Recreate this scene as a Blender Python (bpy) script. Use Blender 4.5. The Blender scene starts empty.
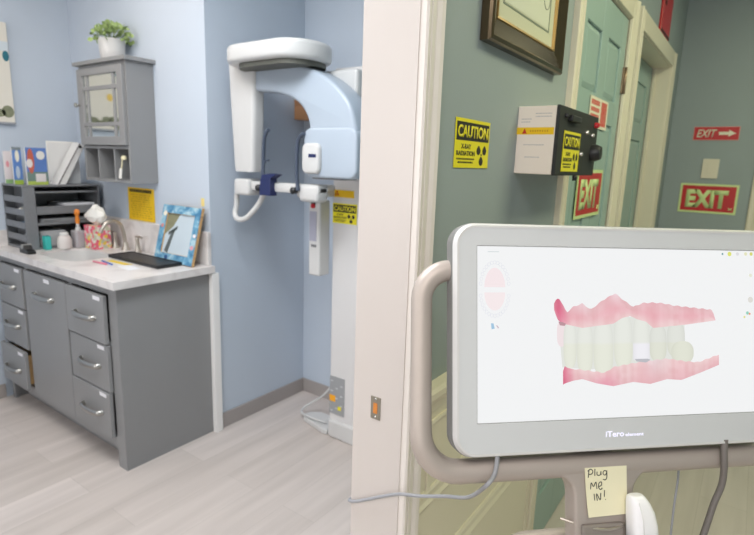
import bpy, bmesh, math, random
from mathutils import Vector, Matrix
random.seed(7)
sc = bpy.context.scene
COL = sc.collection

# ---------------------------------------------------------------- camera
cam_d = bpy.data.cameras.new('camera')
cam = bpy.data.objects.new('camera', cam_d)
COL.objects.link(cam)
Rm = Matrix(((0.81255221, -0.1400767, 0.56580687),
             (0.58197211, 0.14055462, -0.80096995),
             (0.03267046, 0.98011373, 0.1957287)))
cam.matrix_world = Matrix.Translation((0, 0, 1.45)) @ Rm.to_4x4()
cam_d.sensor_width = 36
cam_d.lens = 527.124 / 754 * 36
cam_d.clip_start = 0.02
cam_d.dof.use_dof = True
cam_d.dof.focus_distance = 0.84
cam_d.dof.aperture_fstop = 6.5
sc.camera = cam

# ---------------------------------------------------------------- world, lights, exposure
w = bpy.data.worlds.new('world'); sc.world = w; w.use_nodes = True
w.node_tree.nodes['Background'].inputs[0].default_value = (0.9, 0.95, 1, 1)
w.node_tree.nodes['Background'].inputs[1].default_value = 0.3
sc.view_settings.view_transform = 'Standard'
sc.view_settings.look = 'None'
sc.view_settings.gamma = 1
sc.view_settings.exposure = 0.0
sc.view_settings.use_curve_mapping = False


def area(name, loc, sx, sy, power, col, rot=(0, 0, 0)):
    l = bpy.data.lights.new(name, 'AREA')
    l.shape = 'RECTANGLE'; l.size = sx; l.size_y = sy
    l.energy = power; l.color = col
    o = bpy.data.objects.new(name, l); COL.objects.link(o)
    o.location = loc; o.rotation_euler = rot
    return o


NEUT = (1.0, 0.965, 0.93)
area('ceiling_panel_light', (-2.45, 0.85, 2.57), 0.6, 0.9, 10, (1.0, 0.88, 0.76))
area('ceiling_panel_light', (-1.30, 0.60, 2.57), 0.6, 1.0, 37, (0.93, 0.97, 1.0))
area('ceiling_panel_light', (0.35, -0.7, 2.57), 0.6, 1.2, 28, (1.0, 0.94, 0.92))
area('ceiling_panel_light', (0.45, 1.8, 2.57), 0.5, 0.9, 18, (1.0, 1.0, 0.62))
area('ceiling_panel_light', (0.40, 3.1, 2.57), 0.5, 0.5, 6, (0.97, 1.0, 0.72))
# strengths of two added, unseen glowing panels on the near wall, built below
FILL1, FILL2 = 5.2, 4.4


# ---------------------------------------------------------------- helpers
def lin(c):
    c = c / 255
    return c / 12.92 if c <= 0.04045 else ((c + 0.055) / 1.055) ** 2.4


def rgb(r, g, b):
    return (lin(r), lin(g), lin(b), 1)


MATS = {}


def mat(name, col, rough=0.5, metal=0.0, var=0.0, scale=8.0, bump=0.0, bscale=60.0, trans=0.0, spec=0.5, coat=0.0):
    if name in MATS: return MATS[name]
    m = bpy.data.materials.new(name); m.use_nodes = True
    nt = m.node_tree; b = nt.nodes['Principled BSDF']
    b.inputs['Roughness'].default_value = rough
    b.inputs['Metallic'].default_value = metal
    b.inputs['Specular IOR Level'].default_value = spec
    b.inputs['Coat Weight'].default_value = coat
    b.inputs['Transmission Weight'].default_value = trans
    tc = nt.nodes.new('ShaderNodeTexCoord')
    no = nt.nodes.new('ShaderNodeTexNoise'); no.inputs['Scale'].default_value = scale
    no.inputs['Detail'].default_value = 3
    nt.links.new(tc.outputs['Object'], no.inputs['Vector'])
    mx = nt.nodes.new('ShaderNodeMix'); mx.data_type = 'RGBA'
    v = max(var, 0.01)
    mx.inputs[6].default_value = tuple(max(0, c * (1 - v)) for c in col[:3]) + (1,)
    mx.inputs[7].default_value = tuple(min(1, c * (1 + v)) for c in col[:3]) + (1,)
    nt.links.new(no.outputs['Fac'], mx.inputs[0])
    nt.links.new(mx.outputs[2], b.inputs['Base Color'])
    if bump:
        n2 = nt.nodes.new('ShaderNodeTexNoise'); n2.inputs['Scale'].default_value = bscale
        nt.links.new(tc.outputs['Object'], n2.inputs['Vector'])
        bp = nt.nodes.new('ShaderNodeBump'); bp.inputs['Strength'].default_value = bump
        bp.inputs['Distance'].default_value = 0.002
        nt.links.new(n2.outputs['Fac'], bp.inputs['Height'])
        nt.links.new(bp.outputs['Normal'], b.inputs['Normal'])
    MATS[name] = m
    return m


def emat(name, col, strength=1.0, attr=None):
    if name in MATS: return MATS[name]
    m = bpy.data.materials.new(name); m.use_nodes = True
    nt = m.node_tree; nt.nodes.remove(nt.nodes['Principled BSDF'])
    e = nt.nodes.new('ShaderNodeEmission'); e.inputs[0].default_value = col
    e.inputs[1].default_value = strength
    if attr:
        a = nt.nodes.new('ShaderNodeVertexColor'); a.layer_name = attr
        nt.links.new(a.outputs['Color'], e.inputs[0])
    nt.links.new(e.outputs[0], nt.nodes['Material Output'].inputs[0])
    MATS[name] = m
    return m


WM = {}   # world matrix of things built here


def thing(name, label, cat, loc=(0, 0, 0), M=None, group=None):
    o = bpy.data.objects.new(name, None); COL.objects.link(o)
    o.empty_display_size = 0.05
    m = M.copy() if M is not None else Matrix.Translation(loc)
    o.matrix_world = m
    WM[o.name] = m
    o['label'] = label; o['category'] = cat
    if group: o['group'] = group
    return o


def obj(name, bm, m, parent=None, local=False, smooth=False, label=None):
    """links bm as ONE object; world coordinates unless local"""
    me = bpy.data.meshes.new(name)
    base = Matrix.Identity(4)
    if parent is not None:
        base = WM[parent.name]
        if not local: bm.transform(base.inverted())
    elif not local:
        bm.verts.ensure_lookup_table()
        lo = Vector([min(v.co[i] for v in bm.verts) for i in range(3)])
        hi = Vector([max(v.co[i] for v in bm.verts) for i in range(3)])
        ce = Vector(((lo.x + hi.x) / 2, (lo.y + hi.y) / 2, lo.z))
        base = Matrix.Translation(ce)
        bm.transform(base.inverted())
    bmesh.ops.recalc_face_normals(bm, faces=bm.faces[:])
    if smooth:
        for f_ in bm.faces: f_.smooth = True
    bm.to_mesh(me); bm.free()
    if isinstance(m, (list, tuple)):
        for mm in m: me.materials.append(mm)
    else:
        me.materials.append(m)
    o = bpy.data.objects.new(name, me); COL.objects.link(o)
    if smooth:
        try: me.set_sharp_from_angle(angle=math.radians(38))
        except Exception: pass
    if parent is not None:
        o.parent = parent
        WM[o.name] = base
    else:
        o.matrix_world = base
        WM[o.name] = base
    if label: o['label'] = label
    return o


def struct(name, bm, m, **k):
    o = obj(name, bm, m, **k); o['kind'] = 'structure'; return o


def tag(o, label, cat, group=None):
    o['label'] = label; o['category'] = cat
    if group: o['group'] = group
    return o


def addbox(bm, x0, x1, y0, y1, z0, z1, bev=0.0, seg=2, mi=0, M=None):
    t = bmesh.new()
    vs = [t.verts.new((x, y, z)) for x in (x0, x1) for y in (y0, y1) for z in (z0, z1)]
    for q in ((0, 1, 3, 2), (4, 6, 7, 5), (0, 4, 5, 1), (2, 3, 7, 6), (0, 2, 6, 4), (1, 5, 7, 3)):
        t.faces.new([vs[i] for i in q])
    if bev:
        bmesh.ops.bevel(t, geom=t.edges[:], offset=bev, segments=seg, affect='EDGES', profile=0.5)
    if M is not None: t.transform(M)
    merge(bm, t, mi)
    return bm


def merge(bm, t, mi=0):
    mp = {}
    for v in t.verts: mp[v] = bm.verts.new(v.co)
    for f_ in t.faces:
        try:
            nf = bm.faces.new([mp[v] for v in f_.verts]); nf.material_index = mi; nf.smooth = f_.smooth
        except ValueError:
            pass
    t.free()


def box(x0, x1, y0, y1, z0, z1, bev=0.0, seg=2):
    return addbox(bmesh.new(), x0, x1, y0, y1, z0, z1, bev, seg)


def prism(pts, axis, a, b, bev=0.0, seg=2, bm=None, M=None):
    """pts 2D outline; axis 'x': pts=(y,z); 'y': pts=(x,z); 'z': pts=(x,y)"""
    t = bmesh.new()
    def mk(p, d):
        if axis == 'x': return (d, p[0], p[1])
        if axis == 'y': return (p[0], d, p[1])
        return (p[0], p[1], d)
    A = [t.verts.new(mk(p, a)) for p in pts]; B = [t.verts.new(mk(p, b)) for p in pts]
    n = len(pts)
    t.faces.new(A); t.faces.new(B[::-1])
    side = []
    for i in range(n):
        side.append(t.faces.new((A[i], A[(i + 1) % n], B[(i + 1) % n], B[i])))
    bmesh.ops.recalc_face_normals(t, faces=t.faces[:])
    if bev:
        ed = [e for e in t.edges if not (e.verts[0] in A and e.verts[1] in B or e.verts[0] in B and e.verts[1] in A)]
        bmesh.ops.bevel(t, geom=ed, offset=bev, segments=seg, affect='EDGES', profile=0.5)
    if M is not None: t.transform(M)
    if bm is None: bm = bmesh.new()
    merge(bm, t)
    return bm


def catmull(pts, n=8, closed=False):
    pts = [Vector(p) for p in pts]; out = []
    N = len(pts)
    rng = range(N) if closed else range(N - 1)
    for i in rng:
        p0 = pts[(i - 1) % N] if closed or i > 0 else pts[0]
        p1 = pts[i]; p2 = pts[(i + 1) % N]
        p3 = pts[(i + 2) % N] if closed or i + 2 < N else pts[-1]
        for k in range(n):
            t = k / n
            out.append(0.5 * ((2 * p1) + (p2 - p0) * t + (2 * p0 - 5 * p1 + 4 * p2 - p3) * t * t + (3 * p1 - p0 - 3 * p2 + p3) * t ** 3))
    if not closed: out.append(pts[-1])
    return out


def tube(path, r, n=10, bm=None, closed=False, sy=1.0, upv=None):
    """round tube along points; r number or list; sy flattens across the second axis"""
    if bm is None: bm = bmesh.new()
    P = [Vector(p) for p in path]; N = len(P)
    rs = r if isinstance(r, (list, tuple)) else [r] * N
    rings = []; prev = None
    for i in range(N):
        if closed: d = P[(i + 1) % N] - P[(i - 1) % N]
        else: d = P[min(i + 1, N - 1)] - P[max(i - 1, 0)]
        if d.length < 1e-9: d = Vector((0, 0, 1))
        d.normalize()
        if upv is not None:
            a = Vector(upv)
            a = (a - d * a.dot(d)).normalized()
        elif prev is None:
            a = d.orthogonal().normalized()
        else:
            a = (prev - d * prev.dot(d)).normalized()
        prev = a
        b = d.cross(a)
        rings.append([bm.verts.new(P[i] + (a * math.cos(2 * math.pi * k / n) * sy + b * math.sin(2 * math.pi * k / n)) * rs[i]) for k in range(n)])
    for i in range(N if closed else N - 1):
        A = rings[i]; B = rings[(i + 1) % N]
        for k in range(n):
            f_ = bm.faces.new((A[k], A[(k + 1) % n], B[(k + 1) % n], B[k])); f_.smooth = True
    if not closed:
        bm.faces.new(rings[0][::-1]); bm.faces.new(rings[-1])
    return bm


def lathe(prof, c=(0, 0, 0), n=24, bm=None, M=None):
    """prof list of (r,z)"""
    t = bmesh.new(); rings = []
    for r, z in prof:
        rings.append([t.verts.new((c[0] + max(r, 1e-4) * math.cos(2 * math.pi * k / n), c[1] + max(r, 1e-4) * math.sin(2 * math.pi * k / n), c[2] + z)) for k in range(n)])
    for i in range(len(rings) - 1):
        for k in range(n):
            f_ = t.faces.new((rings[i][k], rings[i][(k + 1) % n], rings[i + 1][(k + 1) % n], rings[i + 1][k])); f_.smooth = True
    t.faces.new(rings[0][::-1]); t.faces.new(rings[-1])
    if M is not None: t.transform(M)
    if bm is None: bm = bmesh.new()
    merge(bm, t)
    return bm


def rrect(x0, x1, y0, y1, r, n=6):
    out = []
    for cx, cy, a0 in ((x1 - r, y1 - r, 0), (x0 + r, y1 - r, 90), (x0 + r, y0 + r, 180), (x1 - r, y0 + r, 270)):
        for k in range(n + 1):
            a = math.radians(a0 + 90 * k / n)
            out.append((cx + r * math.cos(a), cy + r * math.sin(a)))
    return out


def frame_mat(origin, right, up):
    """plane frame: local x=right, y=up, z=normal towards the viewer"""
    r = Vector(right).normalized(); u = Vector(up).normalized(); n = r.cross(u)
    M = Matrix((r, u, n)).transposed().to_4x4(); M.translation = Vector(origin)
    return M


def textbm(s, w, h, depth=0.0006, bold=0.0, shear=0.0):
    """text mesh in the local xy plane fitted to w x h from (0,0)"""
    cu = bpy.data.curves.new('lettering_curve', 'FONT'); cu.body = s
    cu.size = 1; cu.extrude = 0.0; cu.offset = bold; cu.shear = shear; cu.resolution_u = 3
    to = bpy.data.objects.new('lettering_source', cu); COL.objects.link(to)
    dg = bpy.context.evaluated_depsgraph_get(); dg.update()
    me = bpy.data.meshes.new_from_object(to.evaluated_get(dg))
    bm = bmesh.new(); bm.from_mesh(me)
    bpy.data.objects.remove(to); bpy.data.curves.remove(cu); bpy.data.meshes.remove(me)
    lo = [min(v.co[i] for v in bm.verts) for i in range(2)]; hi = [max(v.co[i] for v in bm.verts) for i in range(2)]
    for v in bm.verts:
        v.co.x = (v.co.x - lo[0]) / (hi[0] - lo[0]) * w
        v.co.y = (v.co.y - lo[1]) / (hi[1] - lo[1]) * h
        v.co.z = 0
    ext = bmesh.ops.extrude_face_region(bm, geom=bm.faces[:])
    for g in ext['geom']:
        if isinstance(g, bmesh.types.BMVert): g.co.z = depth
    return bm


def addtext(bm, s, x, y, w, h, z=0.0, M=None, **k):
    t = textbm(s, w, h, **k)
    t.transform(Matrix.Translation((x, y, z)))
    if M is not None: t.transform(M)
    merge(bm, t)
    return bm


# ---------------------------------------------------------------- materials
def wall_mat(name, col):
    return mat(name, col, rough=0.62, var=0.025, scale=2.5, bump=0.12, bscale=180, spec=0.3)


M_blue = wall_mat('pale blue wall paint', rgb(193, 203, 216))
M_teal = wall_mat('grey green wall paint', rgb(152, 163, 166))
M_tealdoor = mat('grey green door paint', rgb(152, 176, 172), rough=0.4, var=0.02)
M_ceil = mat('ceiling white', rgb(225, 225, 222), rough=0.8)
M_trim = mat('white trim paint', rgb(203, 195, 190), rough=0.38, var=0.012, scale=3)
M_cream = mat('cream trim paint', rgb(222, 215, 196), rough=0.4, var=0.02, scale=3)
M_vinyl = mat('grey vinyl base', rgb(163, 156, 153), rough=0.5, var=0.05)
M_cab = mat('grey cabinet paint', rgb(141, 141, 142), rough=0.42, var=0.02, scale=4)
M_dark = mat('dark recess', rgb(52, 50, 50), rough=0.7)
M_white = mat('glossy white plastic', rgb(205, 204, 203), rough=0.3, var=0.01)
M_whitem = mat('satin white plastic', rgb(222, 221, 220), rough=0.45, var=0.01)
M_black = mat('black plastic', rgb(30, 30, 32), rough=0.4)
M_blackm = mat('black matte', rgb(38, 40, 40), rough=0.6)
M_chrome = mat('brushed nickel', rgb(205, 203, 198), rough=0.24, metal=1.0)
M_steel = mat('satin steel', rgb(190, 182, 172), rough=0.34, metal=0.85, var=0.02)
M_cart = mat('champagne grey metal', rgb(182, 171, 163), rough=0.5, metal=0.35, var=0.02)
M_paper = mat('white paper', rgb(235, 233, 228), rough=0.7)
M_yellow = mat('sign yellow', rgb(232, 220, 30), rough=0.4, var=0.02)
M_amber = mat('amber yellow', rgb(240, 195, 20), rough=0.45, var=0.03)
M_signblk = mat('sign black', rgb(28, 28, 22), rough=0.5)
M_red = mat('sign red', rgb(190, 30, 34), rough=0.4, var=0.04)
M_glow = mat('pale luminous green film', rgb(208, 226, 160), rough=0.45)
M_redpl = mat('red enamel', rgb(190, 28, 40), rough=0.3)
M_wood = mat('raw wood', rgb(205, 165, 115), rough=0.6, var=0.08)
M_brown = mat('tan cardboard', rgb(190, 140, 100), rough=0.7, var=0.04)
M_navy = mat('navy plastic', rgb(32, 42, 88), rough=0.4)
M_rod = mat('slate grey rod', rgb(70, 80, 98), rough=0.4)
M_orange = mat('orange plastic', rgb(235, 140, 50), rough=0.4)
M_cable = mat('grey cable sheath', rgb(150, 151, 156), rough=0.5)
M_glass = mat('clear glass', rgb(245, 250, 250), rough=0.02, trans=1.0)
M_mirror = mat('mirror glass', rgb(225, 228, 226), rough=0.06, metal=1.0)


def marble_mat():
    m = bpy.data.materials.new('white marble counter'); m.use_nodes = True
    nt = m.node_tree; b = nt.nodes['Principled BSDF']; b.inputs['Roughness'].default_value = 0.3
    tc = nt.nodes.new('ShaderNodeTexCoord'); no = nt.nodes.new('ShaderNodeTexNoise')
    no.inputs['Scale'].default_value = 6; no.inputs['Detail'].default_value = 8; no.inputs['Distortion'].default_value = 1.5
    cr = nt.nodes.new('ShaderNodeValToRGB')
    cr.color_ramp.elements[0].position = 0.35; cr.color_ramp.elements[0].color = rgb(206, 200, 198)
    cr.color_ramp.elements[1].position = 0.55; cr.color_ramp.elements[1].color = rgb(226, 221, 219)
    nt.links.new(tc.outputs['Object'], no.inputs['Vector']); nt.links.new(no.outputs['Fac'], cr.inputs[0])
    nt.links.new(cr.outputs[0], b.inputs['Base Color'])
    return m


def floor_mat():
    m = bpy.data.materials.new('grey beige plank vinyl'); m.use_nodes = True
    nt = m.node_tree; b = nt.nodes['Principled BSDF']; b.inputs['Roughness'].default_value = 0.42
    b.inputs['Specular IOR Level'].default_value = 0.35
    tc = nt.nodes.new('ShaderNodeTexCoord')
    mp = nt.nodes.new('ShaderNodeMapping'); mp.inputs['Rotation'].default_value = (0, 0, math.radians(90))
    nt.links.new(tc.outputs['Object'], mp.inputs[0])
    br = nt.nodes.new('ShaderNodeTexBrick')
    br.inputs['Color1'].default_value = rgb(212, 202, 197); br.inputs['Color2'].default_value = rgb(199, 189, 183)
    br.inputs['Mortar'].default_value = rgb(182, 173, 167)
    br.inputs['Scale'].default_value = 1.0; br.inputs['Mortar Size'].default_value = 0.0012
    br.inputs['Mortar Smooth'].default_value = 0.6
    br.inputs['Brick Width'].default_value = 1.22; br.inputs['Row Height'].default_value = 0.18
    br.inputs['Bias'].default_value = 0.0
    br.offset = 0.37
    nt.links.new(mp.outputs[0], br.inputs[0])
    mp2 = nt.nodes.new('ShaderNodeMapping'); mp2.inputs['Scale'].default_value = (14, 1.1, 1)
    nt.links.new(tc.outputs['Object'], mp2.inputs[0])
    no = nt.nodes.new('ShaderNodeTexNoise'); no.inputs['Scale'].default_value = 1.0; no.inputs['Detail'].default_value = 5
    nt.links.new(mp2.outputs[0], no.inputs[0])
    cr = nt.nodes.new('ShaderNodeValToRGB')
    cr.color_ramp.elements[0].position = 0.3; cr.color_ramp.elements[0].color = (0.86, 0.855, 0.85, 1)
    cr.color_ramp.elements[1].position = 0.7; cr.color_ramp.elements[1].color = (1.05, 1.05, 1.05, 1)
    nt.links.new(no.outputs['Fac'], cr.inputs[0])
    mx = nt.nodes.new('ShaderNodeMix'); mx.data_type = 'RGBA'; mx.blend_type = 'MULTIPLY'; mx.inputs[0].default_value = 1
    nt.links.new(br.outputs[0], mx.inputs[6]); nt.links.new(cr.outputs[0], mx.inputs[7])
    nt.links.new(mx.outputs[2], b.inputs['Base Color'])
    return m


M_marble = marble_mat()

# ================================================================= STRUCTURE
struct('floor', box(-3.6, 1.4, -2.2, 4.15, -0.08, 0), floor_mat())
struct('ceiling', box(-3.6, 1.4, -2.2, 4.15, 2.6, 2.68), M_ceil)
struct('wall_left', box(-3.6, -3.484, -2.1, 1.655, 0, 2.6), M_blue)
struct('wall_back', box(-3.6, -2.197, 1.655, 2.45, 0, 2.6), M_blue)
struct('wall_alcove', box(-2.197, -0.655, 2.33, 2.45, 0, 2.6), M_blue)
struct('wall_near', box(-3.6, 1.4, -2.2, -2.1, 0, 2.6), M_blue)
struct('wall_right', box(1.3, 1.4, -2.1, 4.15, 0, 2.6), M_teal)
struct('wall_far', box(-0.655, 1.3, 4.008, 4.15, 0, 2.6), M_teal)
def fill_panel(n, xa, xb, za, zb, yw, L):  # added frame with a glowing pane; unseen, brightens faces turned towards it
    fbm = bmesh.new()
    for a, b, c_, d in ((xa - .07, xa, za - .07, zb + .07), (xb, xb + .07, za - .07, zb + .07), (xa, xb, za - .07, za), (xa, xb, zb, zb + .07),
                        ((xa + xb) / 2 - .02, (xa + xb) / 2 + .02, za, zb)):
        addbox(fbm, a, b, yw, yw + .03, c_, d, .003, 1)
    wo = struct('fill_panel_%d' % n, fbm, M_trim)
    obj('glow_pane', box(xa, xb, yw + .004, yw + .010, za, zb), emat('added fill glow %d' % n, (1.0, 0.97, 0.95, 1), L), wo)


fill_panel(1, -2.75, -1.25, .95, 2.25, -2.099, FILL1)  # added fill for the left room fronts
fill_panel(2, -0.25, 1.0, .80, 2.25, -2.099, FILL2)  # added fill for the hall, behind the camera
bm = bmesh.new()
X0, X1 = -0.630, -0.513
addbox(bm, X0, X1, 0.843, 1.755, 0, 2.6)
addbox(bm, X0, X1, 2.435, 2.65, 0, 2.6)
addbox(bm, X0, X1, 3.62, 4.008, 0, 2.6)
addbox(bm, X0, X1, 1.755, 2.435, 2.06, 2.6)
addbox(bm, X0, X1, 2.65, 3.62, 2.06, 2.6)
addbox(bm, X0, X1, -0.17, 0.845, 2.08, 2.6)
addbox(bm, X0, X1, -2.1, -0.17, 0, 2.6)
struct('wall_hall', bm, M_teal)


def casing_profile(y0, y1, x=X1, s=1):
    """stepped moulding profile across a casing, outline in (x,y)"""
    W = y1 - y0
    pr = [(0, 0), (0.013, 0), (0.017, 0.06), (0.017, 0.17), (0.012, 0.20), (0.012, 0.24), (0.016, 0.30), (0.016, 0.50),
          (0.013, 0.56), (0.016, 0.62), (0.020, 0.74), (0.022, 0.90), (0.018, 1.0), (0, 1.0)]
    return [(x + a, (y0 + b * W) if s > 0 else (y1 - b * W)) for a, b in pr]


# doorway between the rooms: white jamb lining, casings
struct('trim_1', box(X0 - 0.004, X1 + 0.001, 0.828, 0.8455, 0, 2.08), M_trim)
struct('trim_2', prism(casing_profile(0.830, 0.886), 'z', 0.149, 2.15), mat('white casing paint', rgb(224, 217, 211), rough=0.38))
struct('trim_3', box(X0 - 0.004, X1 + 0.001, -0.17, -0.152, 0, 2.08), M_trim)
struct('trim_4', box(X0 - 0.004, X1 + 0.018, -0.23, 0.838, 2.062, 2.08), M_trim)
# plinth under the hall casing and hall baseboard
bm = prism([(X1, 0.829), (X1 + 0.024, 0.829), (X1 + 0.024, 0.889), (X1, 0.889)], 'z', 0, 0.149)
struct('trim_6', bm, M_cream)
bm = prism([(X1, 0), (X1 + 0.028, 0), (X1 + 0.028, 0.125), (X1 + 0.02, 0.138), (X1 + 0.016, 0.148), (X1, 0.148)], 'y', 0.889, 1.755)
struct('baseboard_hall', bm, M_cream)
# wainscot: panel skin, cap rail and bands
bm = box(X1 - 0.001, X1 + 0.007, 0.886, 1.69, 0.148, 0.99)
struct('trim_7', bm, M_cream)


def rail(name, prof, y0=0.886, y1=1.688):
    struct(name, prism([(X1 + a, z) for a, z in prof], 'y', y0, y1), M_cream)


rail('trim_8', [(0, 0.925), (0.010, 0.925), (0.012, 0.94), (0.018, 0.952), (0.028, 0.966), (0.032, 0.972), (0.032, 0.985), (0.026, 0.992), (0, 0.992)])
rail('trim_9', [(0.004, 0.893), (0.011, 0.893), (0.013, 0.899), (0.011, 0.905), (0.004, 0.905)])
rail('trim_10', [(0.004, 0.695), (0.010, 0.695), (0.014, 0.703), (0.009, 0.712), (0.009, 0.724), (0.013, 0.732), (0.010, 0.740), (0.004, 0.740)])
rail('trim_11', [(0.004, 0.470), (0.011, 0.470), (0.015, 0.480), (0.010, 0.492), (0.010, 0.505), (0.014, 0.514), (0.010, 0.524), (0.004, 0.524)])
bmz = bmesh.new()
for ya, yb in ((0.93, 0.945), (1.665, 1.68)):
    addbox(bmz, X1 + 0.004, X1 + 0.011, ya, yb, 0.74, 0.893)
    addbox(bmz, X1 + 0.004, X1 + 0.011, ya, yb, 0.19, 0.470)
struct('trim_12', bmz, M_cream)

# door 1 casing and door 2 casing (hall side)
struct('trim_13', prism(casing_profile(1.688, 1.756, s=-1), 'z', 0, 2.125), M_cream)
struct('trim_14', prism(casing_profile(2.424, 2.510), 'z', 0, 2.125), M_cream)
struct('trim_15', box(X1, X1 + 0.017, 1.756, 2.424, 2.048, 2.125, 0.003), M_cream)
struct('trim_16', prism(casing_profile(2.575, 2.655, s=-1), 'z', 0, 2.13), M_cream)
struct('trim_17', prism(casing_profile(3.61, 3.69), 'z', 0, 2.13), M_cream)
struct('trim_18', box(X1, X1 + 0.017, 2.655, 3.61, 2.05, 2.13, 0.003), M_cream)
# jamb linings in the two doorways
bm = bmesh.new()
addbox(bm, X0, X1 + 0.004, 2.645, 2.660, 0, 2.06); addbox(bm, X0, X1 + 0.004, 3.605, 3.622, 0, 2.06)
addbox(bm, X0, X1 + 0.004, 2.660, 3.605, 2.045, 2.062)
addbox(bm, X0 + 0.035, X0 + 0.05, 3.590, 3.605, 0, 2.045)
struct('trim_19', bm, M_cream)
bm = bmesh.new()
addbox(bm, X0, X1 + 0.003, 1.745, 1.760, 0, 2.06); addbox(bm, X0, X1 + 0.003, 2.424, 2.44, 0, 2.06)
addbox(bm, X0, X1 + 0.003, 1.760, 2.424, 2.045, 2.062)
struct('trim_20', bm, M_cream)


def door_leaf(name, xf, y0, y1, z1, thick=0.036):
    """six panel door, front face at x=xf, facing +x"""
    bm = bmesh.new()
    addbox(bm, xf - thick, xf - 0.010, y0, y1, 0.008, z1)
    W = y1 - y0
    sw = W * 0.13; cw = W * 0.15
    pw = (W - 2 * sw - cw) / 2
    rows = [(0.22, 0.78), (0.96, 1.62), (1.715, z1 - 0.12)]
    # stiles
    for a, b in ((y0, y0 + sw), (y0 + sw + pw, y0 + sw + pw + cw), (y1 - sw, y1)):
        addbox(bm, xf - 0.011, xf, a, b, 0.008, z1, 0.002, 1)
    zs = [0.008, rows[0][0], rows[0][1], rows[1][0], rows[1][1], rows[2][0], rows[2][1], z1]
    for c0 in (y0 + sw, y0 + sw + pw + cw):
        for a, b in ((zs[0], zs[1]), (zs[2], zs[3]), (zs[4], zs[5]), (zs[6], zs[7])):
            addbox(bm, xf - 0.011, xf - 0.0005, c0 - 0.002, c0 + pw + 0.002, a, b, 0.002, 1)
        for a, b in rows:
            m_ = 0.022
            t = bmesh.new()
            o_ = [(c0 + 0.004, a + 0.004), (c0 + pw - 0.004, a + 0.004), (c0 + pw - 0.004, b - 0.004), (c0 + 0.004, b - 0.004)]
            i_ = [(c0 + m_, a + m_), (c0 + pw - m_, a + m_), (c0 + pw - m_, b - m_), (c0 + m_, b - m_)]
            O = [t.verts.new((xf - 0.0095, *p)) for p in o_]; I = [t.verts.new((xf - 0.003, *p)) for p in i_]
            for k in range(4): t.faces.new((O[k], O[(k + 1) % 4], I[(k + 1) % 4], I[k]))
            t.faces.new(I)
            merge(bm, t)
    o = struct(name, bm, M_tealdoor)
    return o


def part_of(o, name, bm, m, smooth=False, label=None):
    return obj(name, bm, m, parent=o, smooth=smooth, label=label)


d1 = door_leaf('door_1', -0.514, 1.763, 2.422, 2.042)
M_hinge = mat('old brass hinge', rgb(150, 130, 110), rough=0.4, metal=0.7)
for zc in (0.25, 1.05, 1.81):
    bm = box(-0.5145, -0.506, 2.41, 2.436, zc - 0.05, zc + 0.05, 0.001, 1)
    tube([(-0.503, 2.424, zc - 0.052), (-0.503, 2.424, zc + 0.052)], 0.006, 8, bm)
    part_of(d1, 'hinge', bm, M_hinge)
d2 = door_leaf('door_2', -0.600, 2.662, 3.588, 2.042)
bm = lathe([(0.012, 0), (0.012, 0.03), (0.028, 0.042), (0.03, 0.055), (0.02, 0.066), (0.002, 0.068)], n=16, M=frame_mat((-0.600, 2.74, 0.95), (0, 1, 0), (0, 0, 1)))
part_of(d2, 'door_handle', bm, M_chrome, True)
# far door beside the far signs
struct('trim_21', prism([(-0.03 + b * 0.085, 4.008 - a) for a, b in ((0, 0), (0.013, 0), (0.017, 0.1), (0.017, 0.3), (0.012, 0.36), (0.016, 0.5), (0.02, 0.8), (0.02, 0.97), (0, 1))], 'z', 0, 2.16), M_cream)
struct('door_3', box(0.056, 0.87, 3.985, 4.0075, 0.008, 2.07, 0.002), M_tealdoor)
struct('trim_22', box(0.055, 0.95, 3.99, 4.008, 2.075, 2.16, 0.002), M_cream)
struct('trim_23', box(0.872, 0.95, 3.99, 4.008, 0, 2.074, 0.002), M_cream)

# left room: vinyl bases and white corner strip
struct('baseboard_left', box(-3.484, -3.476, -2.1, 1.13, 0, 0.085, 0.002), M_vinyl)
struct('baseboard_alcove', box(-2.197, -2.188, 1.68, 2.33, 0, 0.085, 0.002), M_vinyl)
struct('baseboard_back', box(-2.188, -0.66, 2.321, 2.33, 0, 0.085, 0.002), M_vinyl)
struct('trim_24', box(-2.2, -2.170, 1.638, 1.68, 0, 0.872, 0.002), mat('bright white trim paint', rgb(240, 238, 236), rough=0.4))

# strike plate in the jamb
t = thing('strike_plate', 'small worn brass latch strike plate let into the white door jamb', 'strike plate', (-0.575, 0.828, 0.93))
obj('plate', box(-0.588, -0.564, 0.8262, 0.8278, 0.929, 0.979, 0.0005, 1), mat('dull brass', rgb(150, 143, 130), rough=0.4, metal=0.6, var=0.1, scale=60), t)
obj('latch_hole', box(-0.581, -0.571, 0.8256, 0.8262, 0.942, 0.965), mat('bare wood hole', rgb(200, 125, 55), rough=0.7, var=0.2, scale=90), t, label='orange brown latch recess')
for z in (0.934, 0.974):
    obj('screw', lathe([(0.003, 0), (0.003, 0.001), (0.001, 0.0014)], n=10, M=frame_mat((-0.576, 0.8262, z), (1, 0, 0), (0, 0, 1))), M_chrome, t)


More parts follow.
